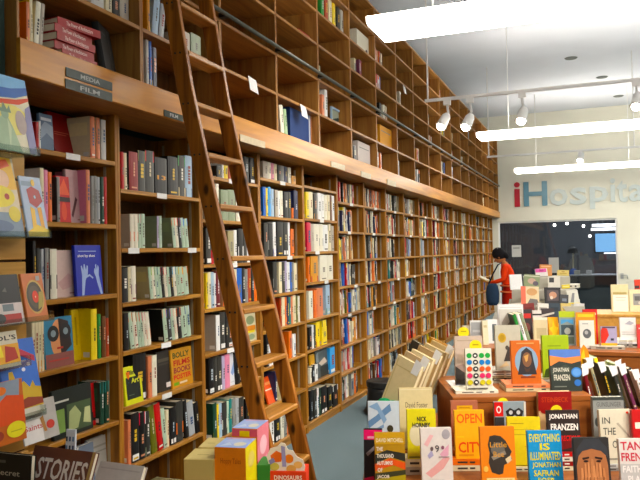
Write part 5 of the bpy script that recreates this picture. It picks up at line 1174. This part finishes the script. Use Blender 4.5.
# right hand crate: spines toward the viewer, leaning left, with paper slips
def spine_out(label, px, v, t, h, c, lean, slip, sp=None, z=LBZ, group='spine out books in the right crate'):
    P = dep(px, 395, v); P.z = z; rnd_ = random.Random(px)
    mb = book_mesh(.13, h, t, C(c), C(sp or c), spine_art(rnd_, C(sp or c)), None)
    o = mb.obj('leaning_book', M['print'])
    o.matrix_world = Matrix.Translation(P) @ Matrix.Rotation(YAW - PI / 2, 4, 'Z') @ Matrix.Rotation(lean, 4, 'X')
    page_mesh(.13, h, t).obj('page_block', M['page'], o)
    if slip:
        mb = MB(); k = rnd_.uniform(-.012, .012)
        mb.loft([[Vector((.004 + q, -.006, h - .04)), Vector((.004 + q, t + .006, h - .035)), Vector((.006 + q, t + .012 + k, h + .012 + k)), Vector((.006 + q, -.008 + k, h + .016))] for q in (0, .0006)], C('white')); mb.obj('paper_slip', M['card'], o)
    return tag(o, label, 'book', group)
for a in ((592, 3.34, .018, .215, 'maroon', .22, 1, None), (597, 3.4, .012, .23, 'ivory', .2, 0, 'salmon'), (602, 3.36, .014, .25, 'C0B06A', .26, 1, 'khaki'), (608, 3.42, .016, .25, 'pale_green', .26, 0, 'yellow'), (613, 3.36, .015, .228, 'black', .26, 1, None), (618, 3.42, .018, .2, 'lime', .2, 0, 'cream'), (623, 3.36, .018, .21, 'charcoal', .26, 1, None), (629, 3.4, .013, .222, 'ivory', .28, 1, 'white'), (634, 3.36, .016, .215, 'brown', .3, 1, 'plum'), (640, 3.42, .02, .195, 'black', .3, 0, None), (646, 3.36, .015, .19, 'white', .3, 1, None)):
    i = [592, 597, 602, 608, 613, 618, 623, 629, 634, 640, 646].index(a[0])
    spine_out('%s spine%s, %s from left in the right crate' % ((a[7] or a[4]).replace('_', ' ').replace('C0B06A', 'khaki'), ' with white slip' if a[6] else '', ORD[i]), a[0], a[1], a[2], a[3], a[4], a[5], a[6], a[7])
def cloth_lump(label, px, py, v, z, sc_, col, cat='bag'):
    P = dep(px, py, v); P.z = z; mb = MB(); rr = random.Random(px)
    for _ in range(5):
        c = (rr.uniform(-.035, .035) * sc_, rr.uniform(-.02, .02) * sc_, .02 * sc_ + rr.uniform(0, .025) * sc_)
        mb.ball(c, (.03 * sc_, .026 * sc_, max(.012, min(.024 * sc_, c[2] - .001))), C(col), 0, 10, 6)
    tag(mb.obj('crumpled_bag', M['cloth'], None, P, smooth=True), label, cat)
P = dep(386, 398, 3.2)
cloth_lump('crumpled green plastic bag on the blue chevron book', 387, 400, 3.33, LBZ, 1.35, '2E8A5A')
P = dep(605, 396, 3.28)
cloth_lump('crumpled teal plastic bag between right spines', 603, 396, 3.29, LBZ, 1.1, '3A9A84')

# ------------------------------------------------------------------ second table
T2Z = .775
e2 = dep(600, 351, 4.36); T2Y = e2.y; T2X = dep(452, 347, 4.62).x
make_table('display_table', 'long orange brown wooden table behind the front display', Vector((T2X, T2Y, 0)), 0, 2.6, .95, T2Z)
t = thing('riser_box', 'yellow wooden riser box on the second table', 'riser', (dep(594, 340, 4.72).x, dep(594, 340, 4.72).y + .08, T2Z + .0005), 0)
RH = .962 - T2Z
mb = MB(); mb.cbox((0, 0, RH - .02), (1.3, .4, RH), .003); mb.obj('top_board', M['slat'], t)
mb = MB(); mb.box((.004, .004, 0), (1.296, .02, RH - .0205)); mb.obj('front_board', M['slat'], t)
for x in (.004, 1.278):
    mb = MB(); mb.box((x, .0205, 0), (x + .018, .39, RH - .0205)); mb.obj('side_board', M['slat'], t)
G2 = 'books on the second table'
def f2(label, pxl, pxr, pyt, pyb, v, cover, art, base=T2Z, th=.02, tilt=.1, yaw=.15, grp=G2, spine=None):
    return fb(label, pxl, pxr, pyt, pyb, v, cover, art, th, tilt, yaw, base, grp, spine=spine)
f2('lime topped book with dark picture, left of the white ball book', 558, 573.5, 311, 346, 4.62, '8A9A98', [('r', 0, .82, 1, 1, 'B0C030'), ('r', .1, .3, .9, .6, '3A4A50'), ('p', [(.1, .62), (.5, .7), (.9, .6), (.9, .76), (.1, .76)], '5A9AC8'), ('e', .5, .42, .2, .1, 'A8B0A8'), ('r', .1, .05, .9, .25, '5A6A5E')])
f2('white book with grey ball picture on the second table', 578, 592.5, 320, 346, 4.48, 'DEDCD4', [('e', .5, .52, .28, .17, '5A5C5E'), ('e', .46, .56, .12, .07, 'A8A8A8'), ('r', .2, .86, .6, .89, '9A9A94')])
f2('orange yellow book behind the white ball book', 575, 594, 312, 346, 4.56, 'D8962E', [('r', .1, .86, .9, .94, 'E8C84A')])
f2('red book tallest behind the orange yellow one', 582, 596, 309, 345, 4.64, 'C03024', [('r', .1, .84, .9, .9, 'E8D8CC')])
f2('book with red flame and violet sky cover, second table', 599.5, 615, 326, 349, 4.44, 'A8A0BC', [('p', [(0, .1), (.2, .2), (.5, .6), (.4, .9), (.1, .95), (0, .8)], 'C8402A'), ('r', 0, 0, 1, .25, 'E0A83A'), ('r', .6, .36, .8, .46, '2A2A3A'), ('r', .1, .92, .9, .98, '4A3A4A')])
pile(627, 340, 4.46, ['greige', 'charcoal', 'white', 'ivory'], .17, .14, T2Z, ['lowest greige lying book under white sketch cover', 'charcoal lying book, second under white sketch cover', 'white lying book, third under white sketch cover', 'ivory lying book directly under white sketch cover'], yaw=.1, group=G2)
f2('white sketch cover book standing on a pile, second table right', 618.5, 634, 317, 340, 4.48, 'E0DFDC', [('p', [(.3, .7), (.6, .85), (.9, .75), (.7, .66)], 'A8A8B0'), ('r', .1, .24, .9, .26, 'A8A8A0'), ('r', .1, .34, .8, .36, 'B0B0A8')], base=None)
f2('red book at far right edge of the second table', 636, 652, 324, 347, 4.42, 'C84A48', [('r', .1, .8, .9, .86, 'E8C8C0')])
pile(606, 349.4, 4.4, ['greige'], .2, .1, T2Z, ['thin lying book at the front edge of second table'], yaw=.04, th=.02, group=G2)
RT = T2Z + .0005 + RH
f2('beige and white hardback upright on the yellow riser, left one', 610, 626.5, 284, 313, 4.9, 'D2C8A4', [('r', .1, .02, .95, .62, 'E4E0D4'), ('r', .25, .52, .85, .54, 'A8A494'), ('r', .25, .42, .8, .44, 'B8B4A4'), ('r', .1, .64, .9, .72, 'A89A6A')], base=RT, yaw=.1)
f2('cream book with grey photo on the yellow riser, right one', 628, 645, 289, 314, 4.88, 'D8D0B0', [('r', .22, .3, .9, .82, '8E8E8C'), ('r', .3, .5, .6, .7, '5A5A5C'), ('e', .6, .4, .1, .08, 'C4C0B8')], base=RT, yaw=.1)
f2('red and black book standing highest at the right edge', 634, 648, 279, 312, 5.02, 'C84A3A', [('r', 0, .7, .3, .8, '2A2424')], base=RT, yaw=.1)
f2('grey arch cover book on the second table behind the medal book', 498, 521, 309, 346, 4.86, 'C8C6BE', [('p', [(.08, .0), (.1, .6), (.35, .9), (.7, .88), (.9, .6), (.92, 0)], '9A968C'), ('p', [(.3, .2), (.36, .55), (.5, .66), (.64, .5), (.66, .2)], '6E6458'), ('r', 0, .0, 1, .14, 'D0CCC4')], yaw=.2)
f2('white book standing behind the grey arch cover', 496.5, 522, 304, 346, 4.98, 'E2E2E2', [('r', .1, .9, .9, .92, 'C8C8C8')], yaw=.2)
f2('grey paperback with white border left on the second table', 468.5, 481, 320, 349, 4.78, 'D8D8D4', [('r', .06, .1, .94, .92, '9A9C9C'), ('r', .2, .5, .8, .6, 'B8BABA')], yaw=.3)
f2('cream leaning book between grey paperback and arch cover', 481, 487, 320, 348, 4.74, 'D8D0B4', [('r', .2, .7, .8, .8, 'B8AE8A')], yaw=.5)
f2('white folded book left of the grey arch cover', 485, 496, 319, 347, 4.8, 'E6E6E4', [('r', .5, .1, .9, .8, '5A6468')], yaw=.25)
for k, (px, c, s_) in enumerate(((523, 'dark_green', 'green'), (526.5, 'ivory', 'white'), (530, 'dark_green', 'sage'))):
    P = dep(px, 340, 4.7); spine_out('%s leaning spine, %s of three on second table right of arch' % (s_, ORD[k]), px, 4.7 + .02 * k, .022, .21, c, .28, 0, s_, T2Z + .001, 'leaning spines on the second table')
f2('beige hardback right of the leaning green spines', 532, 546, 317, 346, 4.72, 'D8CCA8', [('r', .2, .2, .9, .6, 'C0B490'), ('r', 0, .9, 1, 1, 'E4E0D0')], yaw=.2)
f2('yellow and orange tilted star cover, second table', 548, 559, 317, 346, 4.7, 'E0A42A', [('p', [(.5, .95), (.62, .65), (.95, .6), (.7, .4), (.8, .1), (.5, .3), (.2, .1), (.3, .4), (.05, .6), (.38, .65)], 'E8C83A')], yaw=.5, tilt=.2)
f2('black and red paperback, back row of the second table', 520, 531, 309, 346, 4.98, '2A2022', [('r', .1, .7, .9, .86, 'B0342A'), ('e', .5, .4, .3, .15, '6A3A34')], yaw=.3)
f2('white and red striped paperback, back row of the second table', 531, 540, 310, 346, 5.0, 'DAD6D0', [('r', 0, .6, 1, .74, 'B83A30'), ('r', 0, .82, 1, .88, '2A2A2A')], yaw=.1)
f2('dark cover with pale streaks, back row of second table', 540, 553, 308, 346, 5.0, '3A3436', [('p', [(0, .7), (1, .82), (1, .88), (0, .78)], 'C8C4BC'), ('r', .2, .4, .6, .6, 'A84A3A')], yaw=.15)
f2('cream cover at the back left of the second table', 461, 470, 325, 349, 4.86, 'DAD4BE', [('r', .2, .3, .8, .7, 'BEB494')], yaw=.4)

M['tier'] = mat_plain('tier_laminate', 'B4B0A2', .6, .3, 0, .06, 8)
# ------------------------------------------------------------------ pyramid display farther back
PZ = .76
a = dep(504, 330, 6.1); b = dep(584, 330, 6.1)
make_table('pyramid_table', 'white stepped display table of books before the counter', Vector((a.x - .1, a.y - .02, 0)), .1, (b - a).length + .1, 1.25, PZ, 'tier')
G3 = 'books on the stepped pyramid display'
steps = []
for k, (v, z, l, r_) in enumerate(((6.3, .905, 508, 580), (6.6, 1.03, 512, 574), (6.88, 1.14, 524, 568))):
    a = dep(l, 300, v); b = dep(r_, 300, v); zz = [PZ, .905, 1.03][k]
    mb = MB(); L_ = (b - a).length; mb.cbox((0, 0, 0), (L_, 7.25 - v, z - zz - .0006), .003)
    t_ = mb.obj('display_tier', M['tier'], None, (a.x, a.y, zz + .0003), (0, 0, .1)); tag(t_, ['lowest', 'middle', 'topmost'][k] + ' white tier of the book pyramid', 'tier', 'tiers of the pyramid display')
def f3(label, pxl, pxr, pyt, pyb, v, cover, art, base, yaw=.3, tilt=.15):
    rr = random.Random(int(pxl * 7 + pyt)); o = fb(label, pxl, pxr, pyt, pyb, v, cover, art, .02, tilt + rr.uniform(0, .15), yaw + rr.uniform(-.25, .25), base + .004, G3)
    o.matrix_world = o.matrix_world @ Matrix.Rotation(rr.uniform(-.1, .1), 4, 'Y'); return o
Z1, Z2, Z3 = .905, 1.03, 1.14
f3('salmon and cream cover on the first pyramid tier, left', 519, 537, 286, 305, 6.36, 'DCC8A4', [('r', 0, 0, .26, 1, 'E07058'), ('e', .6, .7, .3, .2, 'C89A6A'), ('p', [(.3, 0), (1, 0), (.9, .3), (.5, .34)], '6A625E')], Z1)
f3('black picture cover with pale centre on the first pyramid tier', 543, 559.5, 287, 308, 6.34, '2E2C2E', [('r', .14, .22, .86, .84, '5A5052'), ('e', .5, .55, .24, .2, 'C89A80'), ('e', .4, .4, .1, .1, 'E0D0C0')], Z1, .2)
f3('small dark landscape card beside the black picture cover', 557, 566, 294, 305, 6.33, '26282C', [('r', .3, .3, .8, .6, '6A7480')], Z1, .1)
f3('grey white book leaning on the right of the pyramid', 566, 578, 290, 306, 6.36, 'D0CEC2', [('p', [(.2, .1), (.5, .8), (.7, .8), (.5, .1)], '7A7A7C'), ('r', 0, 0, 1, .08, 'D8C83A')], Z1, .3, .3)
f3('sage cover with grey faces on the middle pyramid tier', 521.5, 537, 274, 297, 6.66, '8E9A78', [('e', .5, .55, .26, .2, 'C4A898'), ('e', .75, .4, .18, .16, '5A5460'), ('r', 0, .86, 1, .92, 'D8DCC8')], Z2)
f3('white card with plain face on the left of pyramid', 508.5, 521, 274, 296, 6.64, 'E8E8E8', [('r', .1, .1, .9, .12, 'D8D8D8')], Z2, .3)
f3('small yellow book on the middle pyramid tier', 560, 568, 284, 295, 6.66, 'DCC83A', [('r', .1, .4, .9, .6, 'F0E8A0')], Z2, .2)
f3('white book with black corner on the middle pyramid tier', 546, 558, 276, 294, 6.67, 'DAD6CC', [('r', .1, .5, .5, .9, '3A3A3A')], Z2, .3)
f3('white cover with magenta square, top of the pyramid', 534, 546.5, 268, 291, 6.93, 'E4DEDC', [('r', 0, .5, .92, .98, 'CC5A9A'), ('e', .5, .74, .2, .12, 'A83A78')], Z3, .3)
f3('orange brown cover behind the magenta one, top of pyramid', 538, 550, 264, 288, 7.02, 'C88A54', [('r', .1, .8, .9, .88, 'E8B88A')], Z3, .2)
f3('cream yellow cover at the top right of the pyramid', 555.5, 567, 269.5, 287, 6.95, 'D4C07A', [('r', .2, .3, .8, .5, 'B8A054'), ('e', .5, .7, .16, .1, 'A88A4A')], Z3, .2)
for k, (l, r_, c, lb) in enumerate(((510, 522, 'C8C4B8', 'pale grey'), (523, 534, '7A2E2A', 'dark red'), (535, 546, 'E0DCD2', 'white'), (547, 558, '3A4650', 'slate blue'), (559, 570, 'C8B478', 'sandy'), (571, 581, 'DAD8D4', 'off white'))):
    f3('%s cover, %s in the lowest row of the pyramid' % (lb, ORD[k]), l, r_, 303, 322, 6.14, c, [('r', .15, .6, .85, .8, tuple_hex(C(c), .6)), ('e', .5, .35, .2, .14, tuple_hex(C(c), .75))], PZ, .2)

for k, (px, py, v, z, c, lb) in enumerate(((572, 300, 6.45, .905, 'F0EEE6', 'white lying book at the right end of the first tier'), (562, 300, 6.4, .905, 'C8C4B0', 'grey beige lying book at the middle of the first tier'), (570, 290, 6.75, 1.03, 'E4E0D4', 'off white lying book at the right end of middle tier'), (529, 298, 6.45, .905, '3A3C40', 'charcoal lying book behind the salmon cover on the first tier'))):
    P = dep(px, py, v); P.z = z + .002; flat_book(lb, P, .15, .16, .035, .5 - .3 * k, c, G3)
# ------------------------------------------------------------------ the person reading by the shelves
def skin(name, joints, edges, mat_, parent=None, sub=2, colf=None):
    me = bpy.data.meshes.new(name); me.from_pydata([j[0] for j in joints], edges, [])
    o = bpy.data.objects.new(name, me); COL.objects.link(o)
    m = o.modifiers.new('skin', 'SKIN'); m.use_smooth_shade = True
    sv = me.skin_vertices[0].data
    for i, j in enumerate(joints):
        sv[i].radius = j[1] if isinstance(j[1], tuple) else (j[1], j[1])
        sv[i].use_root = i == 0
    o.modifiers.new('sub', 'SUBSURF').levels = sub; o.modifiers['sub'].render_levels = sub
    dg = bpy.context.evaluated_depsgraph_get(); dg.update()
    nm = bpy.data.meshes.new_from_object(o.evaluated_get(dg))
    bpy.data.objects.remove(o)
    nm.name = name
    at = nm.attributes.new('Col', 'FLOAT_COLOR', 'FACE')
    cols = []
    for p in nm.polygons: cols += list(colf(p.center) if colf else (1, 1, 1, 1))
    at.data.foreach_set('color', cols)
    nm.materials.clear(); nm.materials.append(mat_)
    nm.polygons.foreach_set('use_smooth', [True] * len(nm.polygons))
    q = bpy.data.objects.new(name, nm); COL.objects.link(q); q.parent = parent
    return q
PP = dep(511, 300, 11.6)
per = thing('person', 'person with black hair in orange top reading beside the far shelves', 'person', (PP.x, PP.y, 0), 0)
# local frame: faces -x (towards the shelves), bent forward over a book
J = [((0, 0, .74), .115), ((-.03, 0, .88), .11), ((-.05, 0, 1.02), (.10, .13)), ((-.07, 0, 1.13), (.085, .13)), ((-.1, 0, 1.19), .045), ((-.13, 0, 1.23), .05),
     ((-.06, -.15, 1.12), .055), ((-.09, -.2, .92), .042), ((-.3, -.14, .86), .032), ((-.36, -.1, .87), .026),
     ((-.06, .15, 1.12), .055), ((-.09, .2, .92), .042), ((-.3, .14, .86), .032), ((-.36, .1, .87), .026),
     ((.0, -.09, .66), .085), ((-.01, -.09, .38), .055), ((.02, -.09, .09), .036), ((-.08, -.1, .045), .032),
     ((.02, .09, .66), .085), ((.03, .09, .38), .055), ((.06, .09, .09), .036), ((-.04, .1, .045), .032)]
E_ = [(0, 1), (1, 2), (2, 3), (3, 4), (4, 5), (3, 6), (6, 7), (7, 8), (8, 9), (3, 10), (10, 11), (11, 12), (12, 13), (0, 14), (14, 15), (15, 16), (16, 17), (0, 18), (18, 19), (19, 20), (20, 21)]
def pcol(c):
    if c.z < .1: return C('241E1E')
    if c.x < -.31 and c.z < 1.0: return C('B07A58')
    if c.z > 1.175: return C('B07A58')
    if c.z > .82: return C('D8502E')
    return C('9A2E22')
BODY = skin('body', J, E_, M['cloth'], per, 2, pcol)
# skirt
mb = MB(); rings = []
for z, rx, ry in ((.84, .12, .15), (.74, .135, .165), (.55, .15, .18), (.36, .165, .195), (.3, .17, .2)):
    rings.append([Vector((rx * math.cos(2 * PI * j / 20) + .005, ry * math.sin(2 * PI * j / 20), z)) for j in range(20)])
mb.loft(rings, C('A83224'), 0, False); mb.obj('skirt', M['cloth'], per, smooth=True)
mb = MB()
for z in (.80, .7): mb.lathe([(.17, z), (.176, z + .012), (.17, z + .024)], .0, 0, 20, C('D87A5A'))
mb.obj('waistband', M['cloth'], per, smooth=True)
# head with face
HT = Matrix.Translation((-.175, 0, 1.295)) @ Matrix.Rotation(-.7, 4, 'Y') @ Matrix.Scale(1.1, 4)
mb = MB(); mb.ball((0, 0, 0), (.088, .072, .108), C('B07A58'), 0, 20, 14, HT)
mb.ball((-.092, 0, -.012), (.018, .012, .018), C('B07A58'), 0, 8, 6, HT)
for s_ in (-1, 1):
    mb.ball((-.076, s_ * .03, .012), (.012, .013, .008), C('F0ECE4'), 0, 8, 6, HT); mb.ball((-.086, s_ * .03, .012), (.005, .006, .006), C('201814'), 0, 8, 6, HT)
    mb.ball((.0, s_ * .073, -.005), (.018, .01, .026), C('A87050'), 0, 8, 6, HT)
mb.ball((-.08, 0, -.05), (.01, .024, .007), C('8A4238'), 0, 8, 6, HT)
mb.obj('head', M['cloth'], per, smooth=True)
mb = MB(); mb.ball((.022, 0, .026), (.1, .09, .112), C('121114'), 0, 20, 14, HT); mb.ball((.085, 0, -.04), (.045, .065, .07), C('121114'), 0, 12, 8, HT)
mb.obj('hair', M['cloth'], per, smooth=True)
mb = MB(); mb.tube([HT @ Vector((.06, -.05, .1)), HT @ Vector((.09, 0, .1)), HT @ Vector((.06, .05, .1))], .012, C('A8A8A4')); mb.obj('hair_clip', M['cloth'], per, smooth=True)
for sd in (-1, 1):
    hp = Vector((-.37, sd * .1, .872))
    for k in range(4):
        y = hp.y - sd * .0 + (k - 1.5) * .017; L_ = (.062, .072, .068, .054)[k]
        mb = MB(); mb.tube([(hp.x, y, hp.z), (hp.x - L_ * .5, y - sd * .004, hp.z + .004), (hp.x - L_ * .85, y - sd * .012, hp.z + .016), (hp.x - L_ * .8, y - sd * .02, hp.z + .03)], [.0095, .009, .008, .006], C('B07A58'), 0, 8); mb.obj('finger', M['cloth'], BODY, smooth=True)
    mb = MB(); mb.tube([(hp.x + .01, hp.y - sd * .02, hp.z + .008), (hp.x - .015, hp.y - sd * .045, hp.z + .022), (hp.x - .035, hp.y - sd * .05, hp.z + .034)], [.012, .01, .008], C('B07A58'), 0, 8); mb.obj('thumb', M['cloth'], BODY, smooth=True)
# open book held by the person
t = thing('open_book', 'open book held by the person in the orange top', 'book', (PP.x - .42, PP.y, .885))
for sd in (-1, 1):
    mb = MB(); T = Matrix.Rotation(sd * .3, 4, 'X') @ Matrix.Rotation(.5, 4, 'Y')
    mb.box((-.1, 0 if sd > 0 else -.13, 0), (.1, .13 if sd > 0 else 0, .012), C('ivory'), 0, T); mb.obj('page_block', M['page'], t)
    mb = MB(); mb.box((-.103, 0 if sd > 0 else -.133, -.004), (.103, .133 if sd > 0 else 0, -.0005), C('E0B83A'), 0, T); mb.obj('cover', M['print'], t)
# shoulder bag hanging in front of the person
P = dep(492.5, 290, 11.5)
t = thing('shoulder_bag', 'dark blue bag hanging at the side of the person by the shelves', 'bag', (P.x + .0, P.y, .5))
mb = MB()
rings = [[Vector((sx * math.cos(2 * PI * j / 16), sy * math.sin(2 * PI * j / 16), z)) for j in range(16)] for z, sx, sy in ((0, .07, .04), (.06, .1, .06), (.2, .11, .07), (.32, .09, .05), (.36, .06, .03))]
mb.loft(rings, C('2A3A4E')); mb.obj('bag_body', M['cloth'], t, smooth=True)
mb = MB(); mb.tube([(-.06, 0, .35), (.02, -.02, .52), (.1, -.04, .66), (.16, -.02, .7)], .012, C('1E2630')); mb.obj('strap', M['cloth'], t, smooth=True)

# ------------------------------------------------------------------ ambient light and view
w = bpy.data.worlds.new('world'); SC.world = w; w.use_nodes = True
w.node_tree.nodes['Background'].inputs[0].default_value = (.9, .95, 1, 1); w.node_tree.nodes['Background'].inputs[1].default_value = .12
SC.view_settings.view_transform = 'Standard'; SC.view_settings.look = 'None'; SC.view_settings.gamma = 1; SC.view_settings.use_curve_mapping = False
SC.view_settings.exposure = 0.58
